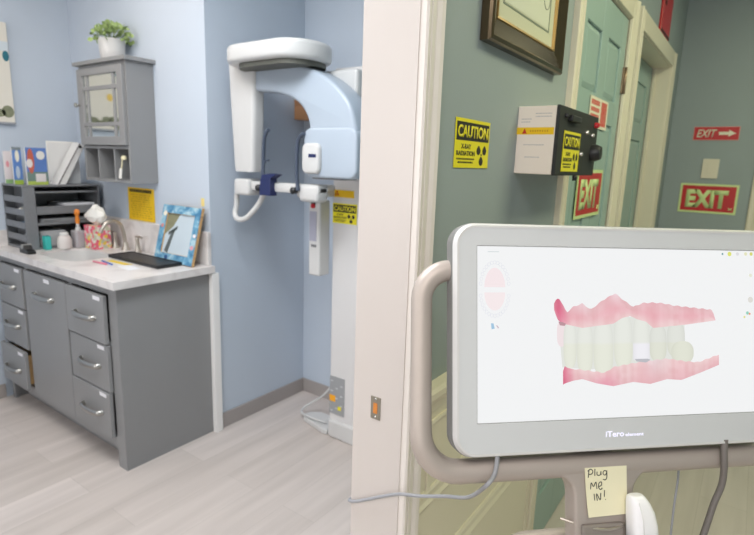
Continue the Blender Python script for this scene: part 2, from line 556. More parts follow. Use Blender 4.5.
# ================================================================= SIGNS
def trefoil(bm, cx, cy, R_, z, M, depth=0.0006):
    for a0 in (0, 120, 240):
        pts = [(cx + R_ * 0.28 * math.cos(math.radians(a)), cy + R_ * 0.28 * math.sin(math.radians(a))) for a in range(a0 + 60, a0 + 121, 12)]
        pts += [(cx + R_ * math.cos(math.radians(a)), cy + R_ * math.sin(math.radians(a))) for a in range(a0 + 120, a0 + 59, -10)]
        prism([p for p in pts], 'z', z, z + depth, bm=bm, M=M)
    pts = [(cx + R_ * 0.16 * math.cos(math.radians(a)), cy + R_ * 0.16 * math.sin(math.radians(a))) for a in range(0, 360, 30)]
    prism(pts, 'z', z, z + depth, bm=bm, M=M)
    return bm


def caution(M, w, h, label, group=None, parent=None, th=0.0012, wave=0):
    """black and yellow radiation label; M = frame at its lower left corner"""
    name = 'caution_sign'
    if parent is None:
        t = thing(name, label, 'warning sign', M=M, group=group)
    else:
        t = parent
    bm = prism([(0, 0), (w, 0), (w, h), (0, h)], 'z', 0, th)
    bm.transform(M); obj('sign_plate', bm, M_yellow, t)
    bm = prism([(w * .03, h * .56), (w * .97, h * .56), (w * .97, h * .93), (w * .03, h * .93)], 'z', th, th + 0.0003)
    bm.transform(M); obj('header_band', bm, M_signblk, t, label='black header band')
    bm = addtext(bmesh.new(), 'CAUTION', w * .06, h * .62, w * .88, h * .25, th + 0.0003, bold=0.03, depth=0.0004)
    bm.transform(M); obj('lettering', bm, M_yellow, t, label='yellow heading lettering')
    bm = bmesh.new()
    addtext(bm, 'X-RAY', w * .17, h * .39, w * .28, h * .1, th, depth=0.0004, bold=0.03)
    addtext(bm, 'RADIATION', w * .05, h * .25, w * .52, h * .1, th, depth=0.0004, bold=0.03)
    for k, (a, b) in enumerate(((.06, .56), (.1, .52))):
        x = w * a
        while x < w * b:
            d = w * random.uniform(.02, .05)
            prism([(x, h * (.165 - .07 * k)), (min(x + d, w * b), h * (.165 - .07 * k)), (min(x + d, w * b), h * (.2 - .07 * k)), (x, h * (.2 - .07 * k))], 'z', th, th + 0.0003, bm=bm)
            x += d + w * .012
    bm.transform(M); obj('lettering', bm, M_signblk, t, label='small black lettering')
    # radiation mark drawn as three leaves
    bm = bmesh.new()
    for (cx, cy) in ((.68, .37), (.86, .37), (.77, .14)):
        pts = []
        for a in range(0, 360, 24):
            c, s_ = math.cos(math.radians(a)), math.sin(math.radians(a))
            r_ = 1.0 if s_ < 0 else 1.0
            pts.append((w * (cx + .062 * c * (1 - 0.45 * max(0, s_))), h * (cy + .10 * s_ + 0.01)))
        prism(pts, 'z', th, th + 0.0004, bm=bm)
    prism([(w * (.77 + .018 * math.cos(math.radians(a))), h * (.285 + .025 * math.sin(math.radians(a)))) for a in range(0, 360, 40)], 'z', th, th + 0.0004, bm=bm)
    bm.transform(M); obj('radiation_symbol', bm, M_signblk, t)
    return t


HX = (0, 1, 0); UP = (0, 0, 1)       # signs on the hall wall read along +y and face +x
caution(frame_mat((X1 + 0.001, 0.982, 1.4445), HX, UP), 0.166, 0.1005,
        'yellow and black radiation caution label stuck directly on the grey green wall')


def exit_sign(M, w, h, label):
    t = thing('exit_sign', label, 'exit sign', M=M)
    th = 0.003
    o = obj('sign_plate', prism([(0, 0), (w, 0), (w, h), (0, h)], 'z', 0, th).copy() if False else prism([(0, 0), (w, 0), (w, h), (0, h)], 'z', 0, th), M_glow, t, local=True, label='pale green luminous border')
    b = h * .07
    obj('red_field', prism([(b, b), (w - b, b), (w - b, h - b), (b, h - b)], 'z', th, th + 0.0004), M_red, t, local=True)
    obj('lettering', addtext(bmesh.new(), 'EXIT', w * .12, h * .18, w * .72, h * .62, th + 0.0004, bold=0.055, depth=0.0005), M_glow, t, local=True)
    bm = bmesh.new()
    for k in range(2):
        tube([(w * .865, h * (.14 + .08 * k), th + .0008), (w * .93, h * (.22 - .08 * k), th + .0008)], 0.0025, 6, bm)
    obj('emblem', bm, M_glow, t, local=True)
    return t


exit_sign(frame_mat((-0.412, 4.006, 1.197), (1, 0, 0.0), UP), 0.32, 0.186,
          'red EXIT sign with pale green border low on the far wall under the switch plate')
exit_sign(frame_mat((-0.512, 1.905, 1.274), (0, 1, 0.0), UP), 0.35, 0.175,
          'red EXIT sign with pale green border on the near green door, partly behind control box')
# EXIT with arrow
t = thing('exit_sign', 'small red EXIT arrow sign above the switch plate on far wall', 'exit sign', M=frame_mat((-0.383, 4.006, 1.655), (1, 0, 0), UP))
obj('sign_plate', prism([(0, 0), (.246, 0), (.246, .083), (0, .083)], 'z', 0, .002), M_red, t, local=True)
M_signw = mat('sign white', rgb(230, 225, 205), rough=0.5)
obj('lettering', addtext(bmesh.new(), 'EXIT', .018, .018, .108, .048, .002, bold=0.02, depth=0.0004, shear=0.25), M_signw, t, local=True)
obj('arrow', prism([(.138, .033), (.19, .033), (.19, .022), (.228, .042), (.19, .062), (.19, .051), (.138, .051)], 'z', .002, .0026), M_signw, t, local=True)
bm = bmesh.new()
for a, b, c_, d in ((0, .246, 0, .003), (0, .246, .08, .083), (0, .003, .003, .08), (.243, .246, .003, .08)):
    addbox(bm, a, b, c_, d, .002, .0026)
obj('border', bm, mat('pale pink edge', rgb(225, 170, 160), rough=0.5), t, local=True)

# red and white notice on door 1
t = thing('door_notice', 'small white notice with red print above the EXIT sign on near door', 'notice', M=frame_mat((-0.5125, 1.968, 1.598), HX, UP))
w_, h_ = .262, .105
obj('sheet', prism(rrect(0, w_, 0, h_, .006, 3), 'z', 0, .0015), M_signw, t, local=True)
bm = bmesh.new()
M_redink = mat('red ink', rgb(205, 70, 60), rough=0.5, var=0.05)
for (a, b, c_, d) in ((.06, .5, .74, .9), (.06, .5, .52, .66), (.06, .42, .1, .2), (.06, .5, .3, .44), (.6, .92, .1, .92)):
    x = a
    while x < b - 0.01:
        dx = random.uniform(.03, .07)
        prism([(x * w_, c_ * h_), (min(x + dx, b) * w_, c_ * h_), (min(x + dx, b) * w_, d * h_), (x * w_, d * h_)], 'z', .0015, .0019, bm=bm)
        x += dx + .015
obj('print', bm, M_redink, t, local=True)

# switch plate
t = thing('switch_plate', 'plain cream switch plate between the two signs on the far wall', 'switch', M=frame_mat((-0.308, 4.007, 1.418), (1, 0, 0), UP))
obj('plate', prism(rrect(0, .09, 0, .122, .006, 3), 'z', 0, .008, 0.002), M_cream, t, local=True)
obj('rocker', box(.029, .061, .03, .092, .008, .0115, .001, 1), M_cream, t, local=True)

# red fire box above door 2
t = thing('alarm_sign', 'tall red alarm panel fixed on wall above the second doorway', 'alarm panel', (X1, 3.22, 2.14))
obj('panel', box(X1, X1 + 0.012, 3.08, 3.36, 2.14, 2.47, 0.003), M_redpl, t)
for z, yy in ((2.27, 3.12), (2.335, 3.13), (2.40, 3.12)):
    obj('dark_mark', box(X1 + 0.012, X1 + 0.0125, yy, yy + .045, z, z + .022), M_signblk, t)
obj('dark_edge', box(X1 + 0.012, X1 + 0.0128, 3.085, 3.355, 2.142, 2.154), M_signblk, t)

# ================================================================= CERTIFICATE
t = thing('framed_certificate', 'dark bronze framed certificate with cream mat hanging on grey green wall', 'framed certificate', (X1, 1.335, 1.708))
y0, y1, z0, z1 = 1.068, 1.560, 1.706, 2.100
M_frame = mat('dark bronze frame', rgb(88, 76, 58), rough=0.22, metal=0.75, var=0.12, scale=14)
M_gold = mat('antique gold lip', rgb(190, 155, 95), rough=0.35, metal=0.7)


def ring(bm, y0, y1, z0, z1, prof):
    """mitred frame: prof = (inset, x) pairs"""
    rings = []
    for ins, x in prof:
        rings.append([bm.verts.new((x, a, b)) for a, b in ((y0 + ins, z0 + ins), (y1 - ins, z0 + ins), (y1 - ins, z1 - ins), (y0 + ins, z1 - ins))])
    for i in range(len(rings) - 1):
        for k in range(4):
            bm.faces.new((rings[i][k], rings[i][(k + 1) % 4], rings[i + 1][(k + 1) % 4], rings[i + 1][k]))
    return bm


obj('frame', ring(bmesh.new(), y0, y1, z0, z1, [(0, X1), (0, X1 + .018), (.003, X1 + .024), (.011, X1 + .026), (.015, X1 + .023), (.054, X1 + .011), (.056, X1 + .006), (.056, X1)]), M_frame, t)
obj('gold_lip', ring(bmesh.new(), y0, y1, z0, z1, [(.054, X1 + .004), (.054, X1 + .0135), (.0585, X1 + .013), (.060, X1 + .004)]), M_gold, t)
obj('mat_board', box(X1 + .001, X1 + .006, y0 + .057, y1 - .057, z0 + .057, z1 - .057), mat('cream mat board', rgb(205, 205, 180), rough=0.7), t)
obj('document', box(X1 + .006, X1 + .0065, y0 + .100, y1 - .100, z0 + .100, z1 - .100), mat('certificate paper', rgb(212, 214, 196), rough=0.6), t)
bm = ring(bmesh.new(), y0 + .093, y1 - .093, z0 + .093, z1 - .093, [(0, X1 + .0061), (0, X1 + .0069), (.004, X1 + .0069), (.004, X1 + .0061)])
obj('mat_line', bm, mat('grey green ink', rgb(120, 130, 115), rough=0.6), t)
bm = bmesh.new()
for k, (za, ya, yb, am) in enumerate(((1.925, 1.24, 1.42, .006), (1.905, 1.22, 1.45, .003), (1.885, 1.25, 1.43, .003), (1.865, 1.22, 1.36, .002))):
    tube([(X1 + .0068, ya + (yb - ya) * i / 40, za + am * math.sin(i * 1.9) * random.uniform(.4, 1)) for i in range(41)], 0.0009, 5, bm)
obj('script', bm, mat('faded ink', rgb(120, 122, 112), rough=0.6), t)
bm = tube([(X1 + .0068, 1.435 + .022 * math.cos(a * .2618), 1.872 + .022 * math.sin(a * .2618)) for a in range(24)], 0.001, 5, closed=True)
obj('seal', bm, MATS['faded ink'], t)

# ================================================================= CONTROL BOX
t = thing('control_box', 'white wall box with black control face and orange stripe', 'control box', (X1, 1.5, 1.434))
XB = -0.409
obj('housing', box(X1, XB - .009, 1.317, 1.688, 1.434, 1.598, .0015, 1), mat('white laminate', rgb(240, 228, 216), rough=0.4), t)
bm = box(XB - .009, XB, 1.317, 1.688, 1.432, 1.600, .002, 1)
obj('face_plate', bm, M_blackm, t, label='black control face')
Mside = frame_mat((X1, 1.317, 1.434), (1, 0, 0), UP)
bm = prism([(0, .096), (.093, .096), (.093, .113), (0, .113)], 'z', 0, .0006); bm.transform(Mside)
obj('orange_stripe', bm, M_amber, t, label='orange warning stripe')
bm = prism([(.014, .098), (.026, .098), (.020, .111)], 'z', .0006, .001); bm.transform(Mside)
obj('warning_triangle', bm, M_red, t)
M_faint = mat('faint grey print', rgb(190, 185, 184), rough=0.6)
bm = bmesh.new()
for z, a, b in ((.145, .045, .085), (.138, .045, .08), (.132, .01, .032), (.125, .01, .028), (.07, .02, .07), (.04, .025, .06)):
    x = a; bm = bmesh.new()
    while x < b:
        d = random.uniform(.003, .007)
        prism([(x, z), (x + d, z), (x + d, z + .0022), (x, z + .0022)], 'z', 0, .0004, bm=bm); x += d + .0015
    bm.transform(Mside); obj('fine_print', bm, M_faint, t)
bm = bmesh.new()
for i in range(8):
    prism([(.034 + i * .006, .1025), (.037 + i * .006, .1025), (.037 + i * .006, .1065), (.034 + i * .006, .1065)], 'z', .0006, .001, bm=bm)
bm.transform(Mside); obj('stripe_print', bm, mat('dark amber print', rgb(190, 135, 15), rough=0.5), t)
bm = lathe([(.024, 0), (.024, .012), (.02, .022), (.018, .026), (.002, .027)], n=24, M=frame_mat((XB, 1.645, 1.497), HX, UP))
obj('knob', bm, M_black, t, smooth=True, label='large round black knob')
for yy, zz, rr in ((1.36, 1.578, .006), (1.43, 1.572, .008), (1.56, 1.55, .006), (1.62, 1.545, .006), (1.52, 1.49, .006)):
    bm = lathe([(rr, 0), (rr, .006), (rr * .7, .009), (.001, .009)], n=14, M=frame_mat((XB, yy, zz), HX, UP))
    obj('knob', bm, M_chrome if rr == .006 and yy > 1.5 else M_black, t, smooth=True)
bm = box(XB, XB + .012, 1.385, 1.47, 1.566, 1.582, .003)
obj('handle', bm, M_black, t)
bm = lathe([(.008, 0), (.008, .008), (.005, .012), (.001, .013)], n=14, M=frame_mat((XB, 1.652, 1.575), HX, UP))
obj('indicator_lamp', bm, M_redpl, t, smooth=True, label='red indicator lamp')
bm = tube([(XB - .004, 1.51, 1.432), (XB - .004, 1.51, 1.418)], .006, 10); obj('bolt', bm, M_black, t)
Mc = frame_mat((XB + .0005, 1.362, 1.4425), HX, UP)
caution(Mc, 0.146, 0.1, 'radiation caution label stuck on black face of the white control box')

# ================================================================= SCANNER CART (monitor)
TL = Vector((-0.35758, 0.70096, 1.36707))
hv = Vector((0.702877, 0.711207, -0.012167)); uv = Vector((-0.154572, 0.169414, 0.973348)); nv = hv.cross(uv)
MM = Matrix((hv, uv, nv)).transposed().to_4x4(); MM.translation = TL     # monitor plane, origin at its top left corner
PC = MM @ Vector((0.25, -0.47, -0.035))                                   # head of the post
cart = thing('scanner_cart', 'wheeled scanner cart with large grey framed touch screen and curved metal handle', 'scanner cart', (PC.x, PC.y, 0))


def mobj(name, bm, m, parent, smooth=False, label=None):
    bm.transform(MM); return obj(name, bm, m, parent, smooth=smooth, label=label)


MW, MH = 0.552, 0.3495
M_bezel = mat('light grey bezel', rgb(201, 203, 205), rough=0.4, var=0.01)
M_mback = mat('grey monitor shell', rgb(120, 120, 118), rough=0.5)
bm = prism(rrect(-.001, MW + .001, -MH - .001, .001, .034, 8), 'z', -.040, -.008, .006, 2)
mon = mobj('monitor', bm, M_mback, cart, smooth=False, label='darker grey monitor shell')
# white rim + bezel ring with screen opening
S0, S1, T0, T1 = 0.0345, 0.5175, -0.2985, -0.0335


def ring_outline(outer, inner, z0, z1, outer2=None):
    """flat ring from two same-length outlines, top at z1, sides down to z0"""
    t = bmesh.new(); n = len(outer)
    O1 = [t.verts.new((*p, z1)) for p in outer]; I1 = [t.verts.new((*p, z1)) for p in inner]
    O0 = [t.verts.new((*p, z0)) for p in (outer2 or outer)]; I0 = [t.verts.new((*p, z0)) for p in inner]
    for k in range(n):
        j = (k + 1) % n
        t.faces.new((O1[k], O1[j], I1[j], I1[k])); t.faces.new((O0[k], O0[j], O1[j], O1[k])); t.faces.new((I1[k], I1[j], I0[j], I0[k]))
    return t


n8 = 8
o_out = rrect(0.0, MW, -MH, 0.0, .034, n8)
o_mid = rrect(0.004, MW - .004, -MH + .004, -.004, .030, n8)
i_scr = rrect(S0, S1, T0, T1, .0012, n8)
rim = ring_outline(o_mid, rrect(0.007, MW - .007, -MH + .007, -.007, .027, n8), -.009, .0008, o_out)
mobj('rim', rim, M_white, mon, smooth=True, label='glossy white rim')
bz = ring_outline(rrect(0.0065, MW - .0065, -MH + .0065, -.0065, .0275, n8), i_scr, -.006, 0.0)
mobj('bezel', bz, M_bezel, mon)


def screen_mat():
    m = bpy.data.materials.new('lit screen'); m.use_nodes = True
    nt = m.node_tree; b = nt.nodes['Principled BSDF']
    b.inputs['Base Color'].default_value = (0.02, 0.02, 0.02, 1); b.inputs['Roughness'].default_value = 0.3
    b.inputs['Emission Color'].default_value = rgb(242, 243, 244); b.inputs['Emission Strength'].default_value = 0.97
    return m


mobj('screen', box(S0 - .001, S1 + .001, T0 - .001, T1 + .001, -.004, -.0015), screen_mat(), mon)
bm = ring_outline(rrect(S0 + .0001, S1 - .0001, T0 + .0001, T1 - .0001, .0011, n8), rrect(S0 + .0012, S1 - .0012, T0 + .0012, T1 - .0012, .001, n8), -.0015, -.0012)
mobj('screen_gasket', bm, mat('grey gasket', rgb(150, 150, 150), rough=0.6), mon)


def interp(poly, x):
    for i in range(len(poly) - 1):
        if poly[i][0] <= x <= poly[i + 1][0]:
            f_ = (x - poly[i][0]) / max(1e-9, poly[i + 1][0] - poly[i][0])
            return poly[i][1] + (poly[i + 1][1] - poly[i][1]) * f_
    return poly[0][1] if x < poly[0][0] else poly[-1][1]


def colour_grid(rows, z, colf, name, parent):
    """rows: list of lists of (x,y); colf(i/ni,j/nj,x,y)->srgb tuple"""
    bm = bmesh.new(); lay = bm.loops.layers.float_color.new('scan')
    V = [[bm.verts.new((p[0], p[1], z)) for p in r] for r in rows]
    ni, nj = len(V) - 1, len(V[0]) - 1
    cols = [[colf(i / ni, j / nj, *rows[i][j]) for j in range(nj + 1)] for i in range(ni + 1)]
    for i in range(ni):
        for j in range(nj):
            ids = ((i, j), (i, j + 1), (i + 1, j + 1), (i + 1, j))
            f_ = bm.faces.new([V[a][b] for a, b in ids])
            for l, (a, b) in zip(f_.loops, ids): l[lay] = tuple(lin(max(0, min(255, c))) for c in cols[a][b]) + (1,)
    return mobj(name, bm, emat('screen image', (1, 1, 1, 1), 1.0, 'scan'), parent)


UT = [(0.1585, -0.1214), (0.163, -0.1135), (0.167, -0.1119), (0.1795, -0.1345), (0.19, -.126), (0.2056, -0.1206), (0.2199, -0.1303), (0.24, -.116), (0.2613, -0.1048), (0.2783, -0.1172), (0.2929, -0.1261), (0.31, -.120), (0.3279, -0.1195), (0.345, -.1205), (0.3632, -0.124), (0.4094, -0.1287), (0.4328, -0.131), (0.438, -.138), (0.4404, -0.1471)]
UB = [(0.1585, -0.1300), (0.1639, -0.145), (0.1723, -0.1516), (0.1841, -0.1538), (0.2053, -0.1583), (0.2583, -0.1522), (0.2731, -0.1435), (0.2879, -0.1405), (0.3001, -0.1459), (0.315, -0.1495), (0.3274, -0.1595), (0.3883, -0.1545), (0.4404, -0.1484)]
LT = [(0.1726, -0.225), (0.1742, -0.2150), (0.1859, -0.2209), (0.1953, -0.2211), (0.2238, -0.2251), (0.243, -0.2278), (0.2576, -0.2194), (0.2869, -0.2147), (0.3166, -0.2109), (0.3518, -0.2081), (0.3873, -0.2133), (0.4079, -0.2148), (0.4288, -0.2084), (0.4457, -0.2033)]
LB = [(0.1726, -0.2442), (0.1763, -0.2422), (0.19, -.2385), (0.2046, -0.2365), (0.2284, -0.2436), (0.2572, -0.2488), (0.2915, -0.2432), (0.3211, -0.2471), (0.3513, -0.2404), (0.3767, -0.2424), (0.4076, -0.2328), (0.4453, -0.2201)]


def gum(name, top, bot, x0, x1, z, dark_x, seed, topdark):
    rnd = random.Random(seed)
    N, K = 90, 8
    nz = [rnd.uniform(-1, 1) for _ in range(400)]
    rows = []
    for j in range(K + 1):
        r = []
        for i in range(N + 1):
            x = x0 + (x1 - x0) * i / N
            a, b = interp(top, x), interp(bot, x)
            a += 0.0008 * math.sin(i * 1.3 + seed)
            r.append((x, a + (b - a) * j / K))
        rows.append(r)

    def cf(v, u, x, y):
        base = (238, 200, 202)
        n_ = nz[int(u * 45) + 50] * 5 + nz[int(u * 30) + int(v * 4) * 37 + 100] * 4
        k = max(0, 1 - abs(x - dark_x) / 0.02)
        m_ = 0.5 + 0.5 * math.sin(u * 26 + seed * 2)
        edge = (1 - v) if topdark else v
        r = base[0] + n_ * .5 - 16 * k - 8 * edge
        g = base[1] + n_ - 78 * k - 20 * edge + 8 * m_
        b = base[2] + n_ - 55 * k - 16 * edge + 6 * m_
        if topdark:
            pale = max(0, 1 - abs(x - .262) / .014) * max(0, 1 - v / .45) + max(0, 1 - abs(x - .203) / .02) * max(0, 1 - v / .55) * .8
            r, g, b = r + 10 * pale, g + 34 * pale, b + 34 * pale
            g -= 12 * max(0, 1 - abs(v - .55) / .4); b -= 8 * max(0, 1 - abs(v - .55) / .4)
        else:
            pale = max(0, 1 - abs(x - .33) / .03) * (1 - v) * .8
            mg = max(0, 1 - abs(x - .245) / .03) * v
            r, g, b = r - 4 * pale, g + 14 * pale - 22 * mg, b + 16 * pale - 10 * mg
        return (r, g, b)
    return colour_grid(rows, z, cf, name, mon)


teeth = [(0.1639, -0.1495, 0.1791, -0.1842), (0.1746, -0.1517, 0.1963, -0.2169), (0.1968, -0.1519, 0.2238, -0.226), (0.2245, -0.15, 0.2584, -0.2312),
         (0.3527, -0.1532, 0.3848, -0.203), (0.3214, -0.1574, 0.3518, -0.2101), (0.2594, -0.1410, 0.2918, -0.219), (0.2927, -0.1464, 0.3217, -0.2085), (0.3598, -0.1832, 0.4002, -0.2146)]
bm = bmesh.new()
bm.faces.new([bm.verts.new((x, y, -.00135)) for x, y in ((.166, -.15), (.21, -.152), (.262, -.146), (.30, -.14), (.33, -.15), (.384, -.153), (.384, -.19), (.395, -.212), (.33, -.212), (.26, -.222), (.215, -.222), (.172, -.218))])
mobj('scanned_tooth_row', bm, emat('screen tooth row', rgb(226, 228, 222)), mon)
for k, (a, b, c_, d) in enumerate(teeth):
    rows = []; K = 16; N = 12
    for j in range(K + 1):
        v = j / K; r = []
        y = b + (d - b) * v
        ex = abs(2 * v - 1) ** (4 if k < 7 else 3)
        sh = 0.20 * ex if k != 7 else 0.1 * ex * (1 - v)
        for i in range(N + 1):
            u = i / N
            x = a + (c_ - a) * (u * (1 - 2 * sh) + sh) - .0005
            yy = y + (0.0025 * (1 - (2 * u - 1) ** 2)) * (1 if v < .3 else (-1 if v > .7 else 0)) * ex
            r.append((x, yy))
        rows.append(r)

    def cf(v, u, x, y, k=k):
        e = abs(2 * u - 1) ** 3
        if k == 0: return (240, 226, 228)
        if k == 7 and y < -.183: base = (240, 239, 246)
        elif k == 8: base = (226, 228, 216)
        elif y > -.182: base = (232, 234, 229)
        else: base = (231, 233, 222)
        dd = 10 * e + (6 if k in (4, 5) else 0)
        return (base[0] - dd, base[1] - dd, base[2] - dd - 2)
    colour_grid(rows, -.0012 + .00003 * k, cf, 'scanned_tooth', mon)
gum('scanned_upper_gum', UT, UB, 0.1586, 0.4403, -.0007, 0.166, 1, True)
gum('scanned_lower_gum', LT, LB, 0.1727, 0.4456, -.0007, 0.172, 2, False)
# dark notch between teeth and gum, jaw chart, menu icons
def fmesh(pts, z, col, name):
    bm = bmesh.new(); bm.faces.new([bm.verts.new((p[0], p[1], z)) for p in pts])
    return mobj(name, bm, emat('screen ' + name + str(col), rgb(*col)), mon)


fmesh([(.294, -.2075), (.318, -.2075), (.322, -.2095), (.314, -.2135), (.298, -.2115)], -.0005, (190, 190, 196), 'scan_shadow')
fmesh([(.1655, -.148), (.172, -.149), (.178, -.1515), (.176, -.155), (.168, -.154)], -.0005, (190, 150, 158), 'scan_shadow')


def ell(cx, cy, rx, ry, a0=0, a1=360, n=24):
    return [(cx + rx * math.cos(math.radians(a0 + (a1 - a0) * i / n)), cy + ry * math.sin(math.radians(a0 + (a1 - a0) * i / n))) for i in range(n + 1)]


fmesh(ell(.0632, -.096, .0165, .029, 0, 180), -.0010, (246, 232, 234), 'jaw_chart')
fmesh(ell(.0632, -.104, .0165, .027, 180, 360), -.0010, (246, 234, 235), 'jaw_chart')
bm = bmesh.new()
for cy, ry, a0, a1 in ((-.096, .037, 8, 172), (-.104, .035, 188, 352)):
    for i in range(15):
        a = math.radians(a0 + (a1 - a0) * i / 14)
        cx_, cy_ = .0632 + .0225 * math.cos(a), cy + ry * math.sin(a)
        tube([(cx_ + .0025 * math.cos(q), cy_ + .0028 * math.sin(q), -.0011) for q in (0, 1.05, 2.1, 3.14, 4.2, 5.25)], .0003, 4, bm, closed=True)
mobj('chart_outline', bm, emat('screen chart outline', rgb(222, 224, 232)), mon)
fmesh([(.052, -.0435), (.070, -.0435), (.070, -.0425), (.052, -.0425)], -.001, (205, 215, 215), 'menu_text')
fmesh([(.057, -.150), (.061, -.150), (.063, -.158), (.058, -.159)], -.001, (165, 200, 225), 'menu_icon')
fmesh([(.065, -.153), (.067, -.153), (.070, -.157), (.068, -.158)], -.001, (205, 190, 200), 'menu_icon')
for x, y, c_, r_ in ((.4558, -.0406, (120, 165, 165), .0018), (.4689, -.0404, (222, 226, 120), .0038), (.484, -.0402, (222, 222, 224), .003), (.4995, -.0399, (228, 228, 190), .003),
                     (.5100, -.0398, (212, 214, 120), .003), (.501, -.1367, (150, 210, 190), .0028), (.505, -.138, (235, 160, 130), .002), (.4952, -.1432, (226, 222, 150), .002), (.507, -.115, (224, 222, 216), .005), (.508, -.075, (230, 232, 214), .003)):
    fmesh(ell(x, y, r_, r_, n=10)[:-1], -.001, c_, 'menu_icon')
# lettering on the lower bezel
M_led = emat('lit lettering', (0.86, 0.84, 1.0, 1), 1.25)
bm = addtext(bmesh.new(), 'iTero', .243, -.3262, .031, .0088, .0001, bold=0.015, depth=0.0003)
addtext(bm, 'element', .2765, -.3262, .0315, .0052, .0001, bold=0.012, depth=0.0003)
mobj('lettering', bm, M_led, mon, label='small glowing white lettering')

# handle loop (behind the monitor)
HN = -0.030
loop = []
hl, hr, ht, hb = -0.042, 0.594, -0.071, -0.377
for cx, cy, r_, a0 in ((hl + .060, hb + .062, .061, 270), (hl + .045, ht - .045, .045, 180), (hr - .045, ht - .045, .045, 90), (hr - .06, hb + .062, .061, 0)):
    for k in range(9):
        a = math.radians(a0 - 90 * k / 8)
        loop.append((cx + r_ * math.cos(a), cy + r_ * math.sin(a)))
bm = bmesh.new(); N = len(loop); rings = []
dens = []
for i in range(N):                                   # subdivide the straights
    a, b = Vector(loop[i]), Vector(loop[(i + 1) % N]); L_ = (b - a).length; m_ = max(1, int(L_ / .02))
    for k in range(m_): dens.append(a + (b - a) * k / m_)
P = [Vector((p.x, p.y, HN)) for p in dens]; rs = []
for p in P:
    t_ = max(0, min(1, (-p.y - .28) / .09)); rs.append(.0163 + .0022 * t_)
tube(P, rs, 16, bm, closed=True, sy=1.0)
mobj('handle', bm, M_cart, cart, smooth=True, label='curved tubular metal handle')
# neck with fillets
def arc(cx, cy, r_, a0, a1, n=8):
    return [(cx + r_ * math.cos(math.radians(a0 + (a1 - a0) * i / n)), cy + r_ * math.sin(math.radians(a0 + (a1 - a0) * i / n))) for i in range(n + 1)]


nk = [(.150, -.372)] + arc(.166, -.420, .033, 90, 0) + [(.199, -.560), (.300, -.560)] + arc(.340, -.424, .040, 180, 90) + [(.356, -.372)]
bm = prism(nk, 'z', -.048, -.014, .005, 3)
mobj('neck', bm, M_cart, cart, smooth=True)
mobj('hinge_block', box(.208, .279, -.56, -.462, -.016, -.008, .003, 2), mat('dark champagne plastic', rgb(135, 127, 120), rough=0.45), cart)
mobj('hinge_ring', tube([(.183 + .134 * i / 12, -.4575 - .012 * math.sin(math.pi * i / 12), -.030 + .024 * math.sin(math.pi * i / 12)) for i in range(13)], .0022, 8), M_steel, cart, smooth=True)
# back mount behind the screen, post, tray, base
mobj('rear_mount', box(.16, .34, -.30, -.14, -.070, -.041, .008, 3), M_mback, cart)
bm = bmesh.new(); addbox(bm, .215, .285, -.44, -.20, -.066, -.046, .006, 2)
mobj('rear_arm', bm, M_cart, cart)
PB = MM @ Vector((.25, -.545, -.032))
bm = tube([(PB.x, PB.y, 0.06), (PB.x, PB.y, PB.z)], .036, 24)
obj('post', bm, M_cart, cart, smooth=True)
ang = math.atan2(hv.y, hv.x)
Mt = Matrix.Translation((PB.x, PB.y, 0)) @ Matrix.Rotation(ang, 4, 'Z')
tr = rrect(-.155, .115, -.075, .075, .07, 8)
path = [(p[0], p[1], PB.z + .006) for p in tr]
bm = tube(path, .013, 12, closed=True); bm.transform(Mt)
obj('tray_rim', bm, M_cart, cart, smooth=True)
bm = prism(rrect(-.152, .112, -.072, .072, .068, 8), 'z', PB.z - .008, PB.z - .002); bm.transform(Mt)
obj('tray', bm, M_cart, cart)
bm = lathe([(.09, .03), (.09, .045), (.06, .06), (.045, .075), (.036, .09)], (PB.x, PB.y, .0), 24)
obj('base_hub', bm, M_cart, cart, smooth=True)
for k in range(5):
    a = math.radians(72 * k + 30)
    e = Vector((PB.x + .25 * math.cos(a), PB.y + .25 * math.sin(a), .062))
    bm = tube([(PB.x, PB.y, .07), ((PB.x + e.x) / 2, (PB.y + e.y) / 2, .07), tuple(e)], [.028, .024, .016], 12)
    leg = obj('base_leg', bm, M_cart, cart, smooth=True)
    bm = tube([(e.x - .011 * math.sin(a), e.y + .011 * math.cos(a), .026), (e.x + .011 * math.sin(a), e.y - .011 * math.cos(a), .026)], .026, 16)
    obj('caster', bm, M_black, leg, smooth=True)

# cradle for the wand
Mw = lambda x, y, z: MM @ Vector((x, y, z))
bm = prism(rrect(.262, .324, -.56, -.487, .01, 4), 'z', -.020, .028, .004, 2)
mobj('wand_cradle', bm, M_whitem, cart)
# wand
t = thing('scanner_wand', 'white handheld scanner wand standing in the cradle beside the sticky note', 'scanner wand', tuple(MM @ Vector((.292, -.486, .01))))
bm = bmesh.new(); rings = []
prof = [(-.474, .2685, .3105, -.010, .026), (-.452, .2685, .3090, -.010, .025), (-.433, .2682, .3050, -.009, .023), (-.420, .2680, .2985, -.007, .021), (-.411, .2680, .2925, -.004, .018), (-.4075, .2700, .2895, .000, .014)]
for y, xa, xb, za, zb in prof:
    xa += .008; xb += .009; y -= .006 if y > -.47 else 0.012
    o_ = rrect(xa, xb, za, zb, min((zb - za) * .45, (xb - xa) * .3), 5)
    rings.append([bm.verts.new((p[0], y, p[1])) for p in o_])
for i in range(len(rings) - 1):
    n_ = len(rings[i])
    for k in range(n_):
        f_ = bm.faces.new((rings[i][k], rings[i][(k + 1) % n_], rings[i + 1][(k + 1) % n_], rings[i + 1][k])); f_.smooth = True
bm.faces.new(rings[0]); bm.faces.new(rings[-1])
mobj('wand_body', bm, mat('wand white', rgb(238, 237, 239), rough=.3), t)
mobj('wand_seam', tube([(.288, -.474, .0265), (.2875, -.446, .0245), (.284, -.421, .0205)], .0008, 6), M_whitem, t)

